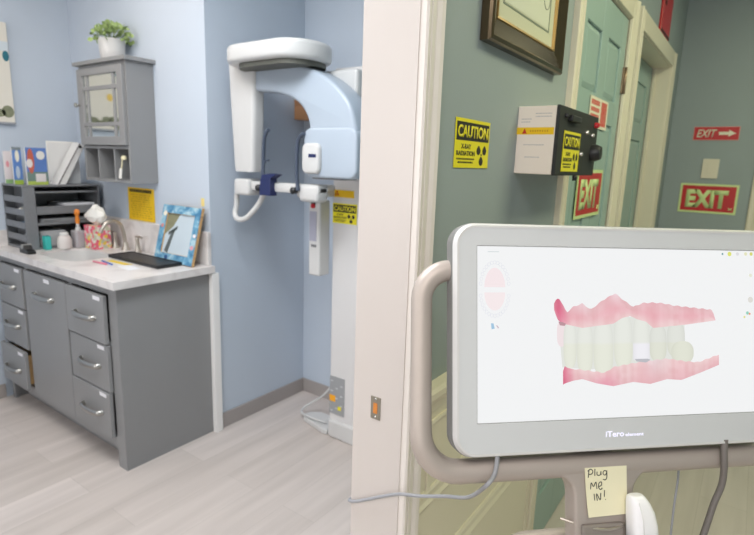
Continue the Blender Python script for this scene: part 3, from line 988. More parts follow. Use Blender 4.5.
# sticky note
t = thing('sticky_note', 'pale yellow sticky note handwritten Plug Me IN! on the cart neck', 'sticky note', M=MM @ Matrix.Translation((.2140, -.4500, -.0125)))
NW, NH = .0720, .0745
bm = bmesh.new(); G = 8; V = []
def curl(u, v): return .0035 * (1 - v) ** 3 * (1.2 - u) + .0008
for j in range(G + 1):
    V.append([bm.verts.new((NW * i / G + (.0035 * (1 - j / G) if i == 0 else 0) * 1.0, NH * j / G, curl(i / G, j / G))) for i in range(G + 1)])
for j in range(G):
    for i in range(G): bm.faces.new((V[j][i], V[j][i + 1], V[j + 1][i + 1], V[j + 1][i]))
ex = bmesh.ops.extrude_face_region(bm, geom=bm.faces[:])
for g in ex['geom']:
    if isinstance(g, bmesh.types.BMVert): g.co.z += .0002
obj('paper', bm, mat('sticky note yellow', rgb(232, 226, 194), rough=0.7, var=0.01), t, local=True, smooth=True)
strokes = [
    # P l u g
    [(.08, .80), (.10, .96)], [(.07, .93), (.14, .97), (.19, .92), (.16, .87), (.09, .86)],
    [(.24, .97), (.235, .83)],
    [(.29, .91), (.29, .85), (.33, .83), (.37, .85), (.38, .91), (.385, .84)],
    [(.52, .91), (.46, .92), (.43, .87), (.47, .83), (.51, .86), (.52, .92), (.52, .78), (.48, .73), (.43, .75)],
    # M e
    [(.13, .56), (.15, .69), (.20, .61), (.26, .70), (.28, .56)],
    [(.33, .60), (.39, .63), (.39, .69), (.34, .68), (.32, .60), (.36, .54), (.41, .57)],
    # I N !
    [(.21, .46), (.22, .33)], [(.28, .32), (.27, .46), (.35, .33), (.37, .47)], [(.46, .52), (.45, .39)], [(.475, .335), (.48, .325)]]
bm = bmesh.new()
for s_ in strokes:
    pts = [(x * NW, y * NH, curl(x, y) + .0004) for x, y in s_]
    P = catmull(pts, 5) if len(pts) > 2 else pts
    tube(P, .0007, 6, bm)
obj('handwriting', bm, mat('marker ink', rgb(50, 52, 46), rough=0.6), t, local=True)

# cables
c1 = [tuple(MM @ Vector((.068, -.338, -.0045))), tuple(MM @ Vector((.0675, -.356, -.0050))), tuple(MM @ Vector((.063, -.376, -.0055))), tuple(MM @ Vector((.050, -.394, -.010))), (-0.331, 0.762, 0.890), (-0.385, 0.785, 0.856), (-0.446, 0.8, 0.822),
      (-0.497, 0.81, 0.799), (-0.54, 0.815, 0.773), (-0.583, 0.819, 0.745), (-0.618, 0.8205, 0.724), (-.6385, .827, .714), (-.6425, .85, .70), (-.645, .90, .62), (-.648, .96, .3), (-.66, 1.0, .01)]
o = obj('cable', tube(catmull(c1, 8), .0034, 10), M_cable, smooth=True)
tag(o, 'thin grey cable sagging from monitor to the left across the white door jamb', 'cable')
c2 = [tuple(MM @ Vector((.4560, -.340, -.003))), tuple(MM @ Vector((.4555, -.362, -.004))), tuple(MM @ Vector((.4560, -.385, -.005))), (0.02, 0.966, 0.953), (0.014, 0.957, 0.921), (0.008, 0.937, 0.88), (-.004, .905, .80), (-.04, .85, .66), (-.09, .80, .4), (-.10, .79, .12)]
o = obj('cable', tube(catmull(c2, 8), .0052, 10), mat('dark grey cable sheath', rgb(112, 106, 102), rough=0.5), smooth=True)
tag(o, 'thick dark grey cable hanging down from right underside of the monitor', 'cable')
c3 = [(-.046, .986, 1.02), (-0.044, 0.976, 0.969), (-0.041, 0.967, 0.936), (-0.04, 0.954, 0.896), (-0.038, 0.942, 0.856), (-.035, .925, .78), (-.05, .90, .5), (-.07, .86, .1)]
o = obj('cable', tube(catmull(c3, 8), .0018, 8), M_cable, smooth=True)
tag(o, 'very thin pale cable hanging behind the cart between wand and thick cable', 'cable')

# ================================================================= VANITY
F = 1.158
t = thing('vanity_cabinet', 'grey vanity cabinet with sticker-marked drawers standing in the left room', 'cabinet', (-2.83, 1.4, 0))
bm = bmesh.new()
VX0, VX1, VB = -3.455, -2.202, 1.648
addbox(bm, VX1 - .018, VX1, F, VB, 0, .875)                       # right side panel to the floor
addbox(bm, VX0, VX0 + .018, F, VB, 0, .875)
addbox(bm, VX0 + .018, VX1 - .018, F + .02, VB, .105, .12)        # bottom
addbox(bm, VX0 + .018, VX1 - .018, VB - .01, VB, .12, .875)       # back
# face frame
def fr(a, b, c_, d): addbox(bm, a, b, F, F + .02, c_, d)
fr(VX1 - .068, VX1 - .018, 0, .875); fr(VX0 + .018, VX0 + .03, 0, .875)
fr(VX0 + .03, VX1 - .068, .838, .875); fr(VX0 + .03, VX1 - .068, .095, .148)
fr(-3.125, -3.09, .148, .838); fr(-2.635, -2.607, .148, .838)
for a, b in ((VX0 + .03, -3.125), (-2.607, VX1 - .068)):
    fr(a, b, .600, .612); fr(a, b, .368, .382)
addbox(bm, VX0 + .03, VX1 - .018, F + .07, F + .085, 0, .105)
obj('cabinet_body', bm, M_cab, t)
M_label = mat('white label tape', rgb(238, 236, 240), rough=0.4)
M_hblue = mat('polished nickel pull', rgb(178, 176, 172), rough=0.3, metal=1.0)


def pull(xc, z, yf, w_=.2):
    """arched bar pull"""
    P = catmull([(xc - w_ / 2, yf, z), (xc - w_ / 2 + .008, yf - .018, z), (xc - w_ * .25, yf - .027, z), (xc, yf - .030, z), (xc + w_ * .25, yf - .027, z), (xc + w_ / 2 - .008, yf - .018, z), (xc + w_ / 2, yf, z)], 6)
    bm = tube(P, .0075, 10, sy=1.7, upv=(0, 0, 1))
    for s_ in (-1, 1):
        lathe([(.011, 0), (.011, .004), (.007, .007)], n=12, bm=bm, M=frame_mat((xc + s_ * w_ / 2, yf, z), (1, 0, 0), UP))
    return bm


def drawer(x0, x1, z0, z1, out, lx, hz, hw=.19, boxd=True, lbl=None):
    yf = F - out
    bm = box(x0, x1, yf - .019, yf, z0, z1, .002, 1)
    d = obj('drawer', bm, M_cab, t)
    bm = bmesh.new()
    if boxd:
        addbox(bm, x0 + .03, x0 + .042, yf, yf + .36, z0 + .02, z1 - .03)
        addbox(bm, x1 - .042, x1 - .03, yf, yf + .36, z0 + .02, z1 - .03)
        addbox(bm, x0 + .042, x1 - .042, yf, yf + .36, z0 + .02, z0 + .03)
        obj('drawer_box', bm, M_wood, d, label='pale raw wood box')
    obj('pull_handle', pull((x0 + x1) / 2 + lx, hz, yf - .019, hw), M_hblue, d, smooth=True, label='polished metal pull')
    obj('label_sticker', box(x1 - .085, x1 - .025, yf - .0196, yf - .019, z1 - .026, z1 - .008), M_label, d, label='small white label')
    return d


drawer(-2.617, -2.273, .607, .832, .006, .01, .718, .17, False)
drawer(-2.617, -2.273, .376, .600, .001, .015, .488, .17, False)
drawer(-2.617, -2.273, .152, .371, .006, .015, .258, .17, False)
drawer(-3.432, -3.120, .607, .832, .001, -.02, .716, .17, False)
drawer(-3.432, -3.120, .376, .600, .001, -.01, .494, .17, False)
drawer(-3.432, -3.120, .148, .366, .024, .0, .245, .17)
bm = box(-3.090, -2.635, F - .019, F, .14, .832, .002, 1)
dd = obj('cabinet_door', bm, M_cab, t)
obj('pull_handle', pull(-2.87, .722, F - .019, .2), M_hblue, dd, smooth=True, label='polished metal pull')
obj('label_sticker', box(-2.86, -2.80, F - .0196, F - .019, .80, .82), M_label, dd, label='small white label')

# countertop with sink hole, backsplash
t = thing('countertop', 'white marble countertop with splash edge and sunken sink on the vanity', 'countertop', (-2.82, 1.39, .875))


def ring_pts(hole, x0, x1, y0, y1):
    out = []; cx, cy = (min(p[0] for p in hole) + max(p[0] for p in hole)) / 2, (min(p[1] for p in hole) + max(p[1] for p in hole)) / 2
    for p in hole:
        dx, dy = p[0] - cx, p[1] - cy; k = 1e9
        if dx > 0: k = min(k, (x1 - cx) / dx)
        if dx < 0: k = min(k, (x0 - cx) / dx)
        if dy > 0: k = min(k, (y1 - cy) / dy)
        if dy < 0: k = min(k, (y0 - cy) / dy)
        out.append((cx + dx * k, cy + dy * k))
    return out


CX0, CX1, CY0, CY1 = -3.483, -2.168, 1.130, 1.654
hole = rrect(-3.13, -2.73, 1.215, 1.475, .09, 8)
outr = ring_pts(hole, CX0, CX1, CY0, CY1)
# snap ring points nearest to the corners
for c_ in ((CX0, CY0), (CX1, CY0), (CX1, CY1), (CX0, CY1)):
    i = min(range(len(outr)), key=lambda i: (outr[i][0] - c_[0]) ** 2 + (outr[i][1] - c_[1]) ** 2); outr[i] = c_
bm = bmesh.new()
merge(bm, ring_outline(outr, hole, .876, .911))
tt = bmesh.new(); n_ = len(hole)
A = [tt.verts.new((*p, .876)) for p in outr]; B = [tt.verts.new((*p, .876)) for p in hole]
for k in range(n_): tt.faces.new((A[k], A[(k + 1) % n_], B[(k + 1) % n_], B[k]))
merge(bm, tt)
bmesh.ops.remove_doubles(bm, verts=bm.verts[:], dist=1e-5)
obj('slab', bm, M_marble, t)
bm = bmesh.new()
addbox(bm, CX0, -2.192, 1.632, 1.654, .911, 1.080, .003, 2)
addbox(bm, CX0, CX0 + .016, 1.16, 1.632, .911, 1.000, .003, 2)
obj('backsplash', bm, M_marble, t)
bm = bmesh.new(); rings = []
for s_, z in ((1.0, .900), (.98, .86), (.9, .80), (.72, .765), (.2, .755)):
    rings.append([bm.verts.new((-2.93 + (p[0] + 2.93) * s_, 1.345 + (p[1] - 1.345) * s_, z)) for p in hole])
for i in range(len(rings) - 1):
    for k in range(n_): bm.faces.new((rings[i][k], rings[i][(k + 1) % n_], rings[i + 1][(k + 1) % n_], rings[i + 1][k]))
bm.faces.new(rings[-1])
obj('sink_basin', bm, M_white, t, smooth=True)

# faucet
t = thing('faucet', 'brushed nickel arched faucet with two lever handles behind the sink', 'faucet', (-2.887, 1.595, .911))
bm = lathe([(.024, 0), (.024, .006), (.016, .02), (.013, .045)], (-2.887, 1.595, .911), 18)
tube(catmull([(-2.887, 1.595, .93), (-2.887, 1.588, 1.0), (-2.887, 1.572, 1.055), (-2.887, 1.53, 1.083), (-2.887, 1.49, 1.072), (-2.887, 1.462, 1.035), (-2.887, 1.458, 1.02)], 7), .0105, 12, bm)
obj('spout', bm, M_steel, t, smooth=True)
for xx in (-3.0, -2.765):
    bm = lathe([(.021, 0), (.021, .006), (.013, .02), (.010, .06), (.012, .075), (.010, .09)], (xx, 1.595, .911), 16)
    h_ = obj('valve', bm, M_steel, t, smooth=True)
    s_ = 1 if xx > -2.8 else -1
    bm = tube([(xx - s_ * .012, 1.595, .999), (xx + s_ * .03, 1.590, 1.004), (xx + s_ * .062, 1.585, 1.000)], [.007, .006, .005], 10)
    obj('lever', bm, M_steel, h_, smooth=True)

# ================================================================= WALL CABINET
t = thing('wall_cabinet', 'grey wall cabinet with glass door above three open cubbies', 'cabinet', (-2.86, 1.58, 1.30))
WX0, WX1, WF, WB = -3.098, -2.628, 1.505, 1.654
bm = bmesh.new()
addbox(bm, WX0, WX0 + .016, WF, WB, 1.300, 1.905); addbox(bm, WX1 - .016, WX1, WF, WB, 1.300, 1.905)
addbox(bm, WX0 + .016, WX1 - .016, WF, WB, 1.300, 1.314); addbox(bm, WX0 + .016, WX1 - .016, WF, WB, 1.474, 1.488)
addbox(bm, WX0 + .016, WX1 - .016, WB - .008, WB, 1.314, 1.905)
addbox(bm, WX0 + .016, WX1 - .016, WF, WB, 1.89, 1.905)
for x in (-2.943, -2.783): addbox(bm, x - .006, x + .006, WF, WB, 1.314, 1.474)
obj('cabinet_body', bm, M_cab, t)
obj('top_board', prism([(-3.125, 1.485), (-2.603, 1.485), (-2.603, 1.654), (-3.125, 1.654)], 'z', 1.906, 1.926, .003, 2), M_cab, t)
bm = bmesh.new()
def fb(a, b, c_, d, y0=WF - .018, y1=WF): addbox(bm, a, b, y0, y1, c_, d, .0015, 1)
DX0, DX1, DZ0, DZ1 = -3.090, -2.640, 1.492, 1.886
fb(DX0, DX0 + .05, DZ0, DZ1); fb(DX1 - .05, DX1, DZ0, DZ1); fb(DX0 + .05, DX1 - .05, DZ1 - .035, DZ1); fb(DX0 + .05, DX1 - .05, DZ0, DZ0 + .045)
fb(DX0 + .05, DX1 - .05, 1.775, 1.795, WF - .015, WF - .003); fb(DX0 + .05, DX1 - .05, 1.590, 1.610, WF - .015, WF - .003)
fb(DX0 + .085, DX0 + .102, DZ0 + .045, DZ1 - .035, WF - .014, WF - .004); fb(DX1 - .102, DX1 - .085, DZ0 + .045, DZ1 - .035, WF - .014, WF - .004)
wd = obj('cabinet_door', bm, M_cab, t)
obj('glass_pane', box(DX0 + .045, DX1 - .045, WF - .008, WF - .005, DZ0 + .04, DZ1 - .03), M_mirror, wd, label='mirrored glass pane')
obj('door_knob', lathe([(.006, 0), (.006, .012), (.013, .02), (.012, .028), (.002, .032)], n=14, M=frame_mat((DX0 + .02, WF - .018, 1.70), (1, 0, 0), UP)), M_chrome, wd, smooth=True)

# tag with keys in the right cubby
t = thing('key_tag', 'pale cord with white key tag hanging in the right cubby', 'key tag', (-2.70, 1.50, 1.33))
bm = tube(catmull([(-2.668, 1.4975, 1.435), (-2.682, 1.492, 1.425), (-2.690, 1.491, 1.39), (-2.700, 1.491, 1.365)], 5), .0035, 8)
lathe([(.012, 0), (.014, .010), (.009, .02)], (-2.672, 1.494, 1.42), 12, bm)
obj('cord', bm, mat('pale yellow cord', rgb(225, 215, 180), rough=0.6), t, smooth=True)
bm = prism([(-2.722, 1.325), (-2.700, 1.322), (-2.690, 1.372), (-2.708, 1.376)], 'y', 1.487, 1.493, .001, 1)
obj('tag', bm, M_paper, t)

# potted plant
t = thing('potted_plant', 'small leafy green plant in a white pot atop the wall cabinet', 'plant', (-2.85, 1.565, 1.9265))
PX, PY = -2.85, 1.565
bm = lathe([(.052, 0), (.056, .004), (.062, .05), (.066, .096), (.068, .104), (.062, .104), (.058, .094)], (PX, PY, 1.9265), 28)
obj('pot', bm, M_white, t, smooth=True)
obj('soil', lathe([(.058, 0), (.058, .006)], (PX, PY, 2.014), 20), mat('soil', rgb(80, 65, 50), rough=0.9), t)
bm = bmesh.new(); sb = bmesh.new(); rnd = random.Random(3)
for k in range(190):
    a = rnd.uniform(0, 2 * math.pi); el = rnd.uniform(-.15, 1.45); L_ = rnd.uniform(.055, .105) * (1.12 - .3 * el / 1.45)
    d = Vector((math.cos(a) * math.cos(el), math.sin(a) * math.cos(el) * .72, math.sin(el)))
    base = Vector((PX, PY, 2.030)) + Vector((d.x, d.y, 0)) * .02
    tip = base + d * L_ * Vector((1.15, 1, 1)).length / 1.8
    if tip.y > 1.645: tip.y = 1.645
    if k % 5 == 0: tube([base, (base + tip) / 2 + Vector((0, 0, .006)), tip], .0012, 5, sb)
    ax = (d + Vector((rnd.uniform(-.8, .8), rnd.uniform(-.8, .8), rnd.uniform(-.6, .6)))).normalized()
    sd = ax.cross(Vector((rnd.uniform(-1, 1), rnd.uniform(-1, 1), rnd.uniform(-1, 1)))).normalized()
    ll = rnd.uniform(.018, .030); ww = ll * .42
    nn = ax.cross(sd).normalized()
    P_ = [tip - ax * ll * .5, tip - ax * ll * .1 + sd * ww, tip + ax * ll * .25 + sd * ww * .8, tip + ax * ll * .55, tip + ax * ll * .25 - sd * ww * .8, tip - ax * ll * .1 - sd * ww]
    for p in P_: p.y = min(p.y, 1.651)
    mid = tip + nn * .003
    vs = [bm.verts.new(p) for p in P_]; vm = bm.verts.new(mid)
    for i in range(6): bm.faces.new((vs[i], vs[(i + 1) % 6], vm))
obj('foliage', bm, mat('fresh leaf green', rgb(150, 172, 108), rough=0.5, var=0.35, scale=45), t)
obj('stem', sb, mat('stem green', rgb(110, 130, 80), rough=0.6), t)

# yellow notice on back wall
t = thing('yellow_notice', 'bright yellow printed notice taped to wall under the wall cabinet', 'notice', M=frame_mat((-2.936, 1.6535, 1.082), (1, 0, 0), UP))
NWd, NHt = .262, .183
obj('sheet', prism([(0, 0), (NWd, 0), (NWd, NHt), (0, NHt)], 'z', 0, .0008), M_amber, t, local=True)
bm = bmesh.new(); rnd = random.Random(5)
x = .02
while x < .235:
    d = rnd.uniform(.010, .02); prism([(x, .158), (x + d, .158), (x + d, .175), (x, .175)], 'z', .0008, .0011, bm=bm); x += d + .003
obj('heading', bm, M_signblk, t, local=True)
bm = bmesh.new()
for r_ in range(11):
    z = .142 - r_ * .0125; x = .03 + rnd.uniform(0, .02)
    while x < .22:
        d = rnd.uniform(.006, .02); prism([(x, z), (x + d, z), (x + d, z + .004), (x, z + .004)], 'z', .0008, .0010, bm=bm); x += d + rnd.uniform(.003, .02)
obj('print', bm, mat('brown print on yellow', rgb(175, 140, 25), rough=0.6), t, local=True)

# framed picture leaning on the backsplash
bot, top = 1.556, 1.630
L_ = math.hypot(top - bot, .282)
Mp = frame_mat((-2.528, bot, .9135), (1, 0, 0), (0, top - bot, .282))
t = thing('picture_frame', 'blue patterned picture frame leaning against the marble splash', 'picture frame', M=Mp)
PW = .318


def frame_wood():
    m = bpy.data.materials.new('blue patterned frame face'); m.use_nodes = True
    nt = m.node_tree; b = nt.nodes['Principled BSDF']; b.inputs['Roughness'].default_value = 0.5
    tc = nt.nodes.new('ShaderNodeTexCoord'); no = nt.nodes.new('ShaderNodeTexNoise'); no.inputs['Scale'].default_value = 22
    no.inputs['Detail'].default_value = 4; no.inputs['Distortion'].default_value = .8
    cr = nt.nodes.new('ShaderNodeValToRGB')
    cr.color_ramp.elements[0].position = 0.36; cr.color_ramp.elements[0].color = rgb(66, 122, 160)
    cr.color_ramp.elements[1].position = 0.66; cr.color_ramp.elements[1].color = rgb(178, 205, 214)
    e = cr.color_ramp.elements.new(.5); e.color = rgb(108, 162, 192)
    nt.links.new(tc.outputs['Object'], no.inputs['Vector']); nt.links.new(no.outputs['Fac'], cr.inputs[0]); nt.links.new(cr.outputs[0], b.inputs['Base Color'])
    return m


fm = frame_wood()
bm = bmesh.new(); B_ = .042
for a, b, c_, d in ((0, PW, 0, B_), (0, PW, L_ - B_, L_), (0, B_, B_, L_ - B_), (PW - B_, PW, B_, L_ - B_)): addbox(bm, a, b, c_, d, .010, .013)
obj('frame_face', bm, fm, t, local=True)
bm = bmesh.new()
for a, b, c_, d in ((0, PW, 0, B_), (0, PW, L_ - B_, L_), (0, B_, B_, L_ - B_), (PW - B_, PW, B_, L_ - B_)): addbox(bm, a - .0015, b + .0015, c_ - .0015, d + .0015, -.004, .010)
obj('frame_body', bm, M_wood, t, local=True, label='bare wood frame edge')
obj('picture', box(B_, PW - B_, B_, L_ - B_, 0, .004), mat('pale grey blue field', rgb(190, 203, 212), rough=0.3, var=0.02), t, local=True)  # pale base field; flat olive patch and dark bars lie on it
bm = prism([(B_, L_ - B_), (B_ + .105, L_ - B_), (B_ + .06, L_ - B_ - .07), (B_, L_ - B_ - .115)], 'z', .004, .0046)
obj('olive_patch', bm, mat('olive brown patch colour', rgb(130, 128, 100), rough=0.5, var=0.25, scale=60), t, local=True)
bm = prism([(B_ + .02, B_ + .01), (B_ + .05, B_ + .0), (B_ + .085, L_ - B_ - .075), (B_ + .06, L_ - B_ - .085)], 'z', .004, .005)
prism([(B_ + .03, L_ - B_ - .10), (B_ + .10, L_ - B_ - .06), (B_ + .098, L_ - B_ - .08), (B_ + .035, L_ - B_ - .115)], 'z', .004, .005, bm=bm)
obj('dark_bars', bm, mat('dark grey bar colour', rgb(85, 92, 92), rough=0.5, var=0.2, scale=50), t, local=True)
for cx_, cy_, r_, c_ in ((.028, .245, .016, (235, 225, 205)), (.022, .18, .012, (205, 130, 120)), (.296, .09, .014, (210, 150, 160)), (.30, .15, .012, (235, 225, 225)), (.10, .02, .015, (40, 80, 130))):
    obj('painted_spot', prism(ell(cx_, cy_, r_, r_ * .8, n=12)[:-1], 'z', .013, .0134), mat('spot%s' % (c_,), rgb(*c_), rough=.5), t, local=True)

# yellow tab on wall above the frame
o = obj('paper_tab', box(-2.262, -2.238, 1.652, 1.6545, 1.205, 1.245), mat('pale yellow paper', rgb(235, 215, 140), rough=0.6))
tag(o, 'tiny pale yellow paper tab on the wall just above the blue frame', 'paper tab')

# flat black tray and cards
t = thing('black_tray', 'flat black rectangular tray lying on the counter before the blue frame', 'tray', (-2.53, 1.47, .9115))
bm = box(-2.735, -2.285, 1.410, 1.545, .9115, .926, .003, 2)
obj('tray_base', bm, M_black, t)
bm = bmesh.new()
for a, b, c_, d in ((-2.735, -2.285, 1.410, 1.417), (-2.735, -2.285, 1.538, 1.545), (-2.735, -2.728, 1.417, 1.538), (-2.292, -2.285, 1.417, 1.538)): addbox(bm, a, b, c_, d, .926, .929)
obj('tray_lip', bm, M_black, t)
GL = 'loose cards on the counter'
for (x, y, a, w_, d_, c_, lb) in ((-2.56, 1.375, 2, .18, .030, (235, 205, 60), 'yellow strip card lying in front of the black tray'),
                                 (-2.42, 1.345, -6, .13, .06, (232, 232, 236), 'white card lying nearest the counter edge before the black tray'),
                                 (-2.58, 1.325, -6, .13, .016, (90, 120, 190), 'blue pen lying on the counter left of white card'),
                                 (-2.60, 1.300, 4, .12, .012, (225, 130, 150), 'thin pink pen lying nearest the countertop front edge')):
    Mc_ = Matrix.Translation((x, y, .9112)) @ Matrix.Rotation(math.radians(a), 4, 'Z')
    kind = 'pen' if 'pen' in lb else 'card'
    if kind == 'card':
        bm = addbox(bmesh.new(), -w_ / 2, w_ / 2, -d_ / 2, d_ / 2, 0, .0012, .0004, 1); bm.transform(Mc_)
    else:
        bm = tube([(-w_ / 2, 0, .0045), (w_ / 2 - .012, 0, .0045), (w_ / 2, 0, .0045)], [.0045, .0045, .001], 10); bm.transform(Mc_)
    o = obj(kind, bm, mat('card%s' % (c_,), rgb(*c_), rough=.5)); tag(o, lb, kind)

# tissue box
t = thing('tissue_box', 'cube tissue box patterned in pink and yellow beside the faucet', 'tissue box', (-3.050, 1.522, .9112))


def floral():
    m = bpy.data.materials.new('pink floral card'); m.use_nodes = True
    nt = m.node_tree; b = nt.nodes['Principled BSDF']; b.inputs['Roughness'].default_value = 0.6
    tc = nt.nodes.new('ShaderNodeTexCoord'); vo = nt.nodes.new('ShaderNodeTexVoronoi'); vo.inputs['Scale'].default_value = 60
    cr = nt.nodes.new('ShaderNodeValToRGB'); cr.color_ramp.interpolation = 'CONSTANT'
    el = cr.color_ramp.elements
    el[0].position = 0; el[0].color = rgb(232, 110, 130); el[1].position = .3; el[1].color = rgb(196, 196, 170)
    for p, c in ((.5, rgb(235, 205, 205)), (.66, rgb(226, 90, 120)), (.8, rgb(222, 222, 205)), (.9, rgb(240, 205, 80))):
        e = el.new(p); e.color = c
    sep = nt.nodes.new('ShaderNodeSeparateColor')
    nt.links.new(tc.outputs['Object'], vo.inputs['Vector']); nt.links.new(vo.outputs['Color'], sep.inputs[0]); nt.links.new(sep.outputs[0], cr.inputs[0])
    nt.links.new(cr.outputs[0], b.inputs['Base Color'])
    return m


TX, TY = -3.050, 1.522
obj('carton', box(TX - .052, TX + .052, TY - .050, TY + .050, .9112, 1.045, .003, 2), floral(), t)
bm = bmesh.new(); rings = []; rnd = random.Random(9)
for j, (z, r_, ox) in enumerate(((1.038, .018, 0), (1.055, .034, 0), (1.075, .064, .004), (1.096, .080, -.010), (1.115, .064, .004), (1.135, .046, .006), (1.158, .012, -.010))):
    rings.append([bm.verts.new((TX + ox + (r_ + rnd.uniform(-.006, .008)) * math.cos(k * .3927) * (1.2 if j > 1 else 1), TY + (r_ + rnd.uniform(-.006, .006)) * math.sin(k * .3927) * .55, z + rnd.uniform(-.010, .010) * (j > 1) + (.012 if (j in (3, 4) and k in (7, 8, 9)) else 0))) for k in range(16)])
for j in range(len(rings) - 1):
    for k in range(16): bm.faces.new((rings[j][k], rings[j][(k + 1) % 16], rings[j + 1][(k + 1) % 16], rings[j + 1][k]))
bm.faces.new(rings[-1])
obj('tissue', bm, M_paper, t, label='crumpled white tissue')

# soap bottle with orange pump, lotion canister, teal box, mouse
BX, BY = -3.150, 1.462
t = thing('pump_bottle', 'clear square bottle with orange pump standing left of the tissue box', 'bottle', (BX, BY, .9112))
bm = prism(rrect(BX - .036, BX + .036, BY - .030, BY + .030, .012, 4), 'z', .9112, 1.010, .006, 2)
obj('bottle_body', bm, mat('cloudy grey plastic', rgb(200, 196, 200), rough=0.25, trans=0.3), t)
obj('collar', lathe([(.015, 0), (.015, .014), (.009, .018), (.009, .045)], (BX, BY, 1.010), 16), M_white, t, smooth=True)
bm = lathe([(.009, 0), (.013, .02), (.009, .045), (.014, .055), (.013, .075), (.006, .083)], (BX, BY, 1.048), 16)
tube([(BX, BY, 1.112), (BX + .015, BY - .012, 1.116), (BX + .026, BY - .022, 1.110)], .005, 8, bm)
obj('pump', bm, M_orange, t, smooth=True)
t = thing('canister', 'rounded white canister standing right of the small teal box', 'canister', (-3.155, 1.385, .9112))
obj('canister_body', lathe([(.034, 0), (.038, .005), (.038, .05), (.030, .07), (.022, .076)], (-3.155, 1.385, .9112), 22), mat('warm white plastic', rgb(215, 208, 205), rough=.4), t, smooth=True)
obj('lid', lathe([(.024, 0), (.024, .010), (.018, .016)], (-3.155, 1.385, .988), 20), M_whitem, t, smooth=True)
t = thing('teal_box', 'small bright teal box standing on counter before the desk organizer', 'box', (-3.177, 1.30, .9112))
obj('carton', box(-3.198, -3.158, 1.288, 1.318, .9112, .986, .002, 1), mat('teal card', rgb(60, 185, 178), rough=.5), t)
obj('flap', box(-3.196, -3.160, 1.290, 1.316, .986, .989), mat('dark teal card', rgb(30, 140, 140), rough=.5), t)
t = thing('tape_dispenser', 'black tape dispenser standing on the counter near the left end', 'tape dispenser', (-3.12, 1.185, .9112))
bm = prism([(-3.185, .9112), (-3.075, .9112), (-3.075, .925), (-3.088, .930), (-3.11, .935), (-3.125, .955), (-3.155, .957), (-3.178, .940)], 'y', 1.165, 1.205, .004, 2)
obj('dispenser_body', bm, M_black, t)
obj('tape_roll', tube([(-3.142, 1.162, .946), (-3.142, 1.208, .946)], .013, 18), mat('clear tape', rgb(150, 150, 148), rough=.3), t, smooth=True)

# ================================================================= DESK ORGANIZER
OX0, OX1, OY0, OY1, OZ0, OZ1 = -3.463, -3.205, 1.215, 1.625, .912, 1.258
t = thing('desk_organizer', 'grey mesh desk organizer with letter trays in the counter corner', 'desk organizer', (-3.405, 1.445, OZ0))
M_org = mat('grey mesh metal', rgb(126, 128, 132), rough=0.45, metal=0.2, var=0.12, scale=120)
bm = bmesh.new()
addbox(bm, OX0, OX0 + .004, OY0, OY1, OZ0, OZ1)
addbox(bm, OX0, OX1, OY1 - .004, OY1, OZ0, OZ1)
addbox(bm, OX0, OX1, OY0 + .055, OY0 + .059, OZ0, OZ1)
addbox(bm, OX0 - .004, OX1 + .004, OY0 - .003, OY1 + .003, OZ1 - .002, OZ1 + .008, .002, 1)
addbox(bm, OX0, OX1, OY0, OY1, OZ0, OZ0 + .012)
addbox(bm, OX1 - .006, OX1 + .002, OY0, OY0 + .060, OZ0, OZ1)
addbox(bm, OX1 - .006, OX1 + .002, OY1 - .010, OY1, OZ0, OZ1)
addbox(bm, OX0, OX0 + .008, OY0, OY0 + .006, OZ0, OZ1)
obj('organizer_frame', bm, M_org, t)
for z in (1.222, 1.135, 1.045):
    bm = bmesh.new()
    addbox(bm, OX0 + .005, OX1 + .004, OY0 + .061, OY1 - .011, z, z + .003)
    addbox(bm, OX1, OX1 + .005, OY0 + .061, OY1 - .011, z, z + (.014 if z < 1.2 else .010))
    if z == 1.135: addbox(bm, OX1, OX1 + .004, OY0 + .061, OY1 - .011, z - .03, z)
    obj('letter_tray', bm, M_org, t)
for z in (1.17, 1.10, 1.03, .96):
    bm = bmesh.new()
    addbox(bm, OX0 + .009, OX1 - .007, OY0, OY0 + .003, z, z + .035)
    addbox(bm, OX0 + .009, OX1 - .007, OY0 + .003, OY0 + .053, z, z + .003)
    obj('end_pocket', bm, M_org, t)
# contents of the organizer: things of their own
def pile(name, lb, cat, x0, x1, y0, y1, z0, n, c_):
    bm = bmesh.new(); rnd = random.Random(n)
    for k in range(n):
        Mr = Matrix.Translation(((x0 + x1) / 2, (y0 + y1) / 2, 0)) @ Matrix.Rotation(math.radians(rnd.uniform(-3, 3)), 4, 'Z')
        w_, d_ = (x1 - x0) / 2, (y1 - y0) / 2
        addbox(bm, -w_, w_, -d_, d_, z0 + k * .0035, z0 + k * .0035 + .0028, M=Mr)
    tag(obj(name, bm, mat('pile%s' % (c_,), rgb(*c_), rough=.7)), lb, cat)


pile('paper_stack', 'loose white papers on the top right tray of the desk organizer', 'papers', -3.43, -3.206, 1.43, 1.595, 1.1395, 6, (226, 226, 230))
pile('paper_stack', 'thick pale paper pile in the open bay at organizer bottom', 'papers', -3.43, -3.212, 1.29, 1.42, .9252, 24, (190, 190, 192))
pile('paper_stack', 'grey paper sheets lying in the middle tray of the organizer', 'papers', -3.43, -3.212, 1.30, 1.56, 1.0495, 8, (150, 152, 155))
bm = lathe([(.006, 0), (.019, .006), (.024, .018), (.020, .032), (.008, .038)], (-3.30, 1.245, 1.1035), 12)
for v in bm.verts: v.co += Vector((random.uniform(-.003, .003),) * 3)
tag(obj('crumpled_wipe', bm, M_paper), 'white crumpled wipe in an end pocket of the desk organizer', 'wipe')
bm = box(-3.31, -3.25, 1.224, 1.262, 1.034, 1.062, .006, 2)
tag(obj('blue_packet', bm, mat('deep teal blue packet', rgb(50, 110, 145), rough=.4)), 'dark blue packet in the end pocket below the white wipe', 'packet')
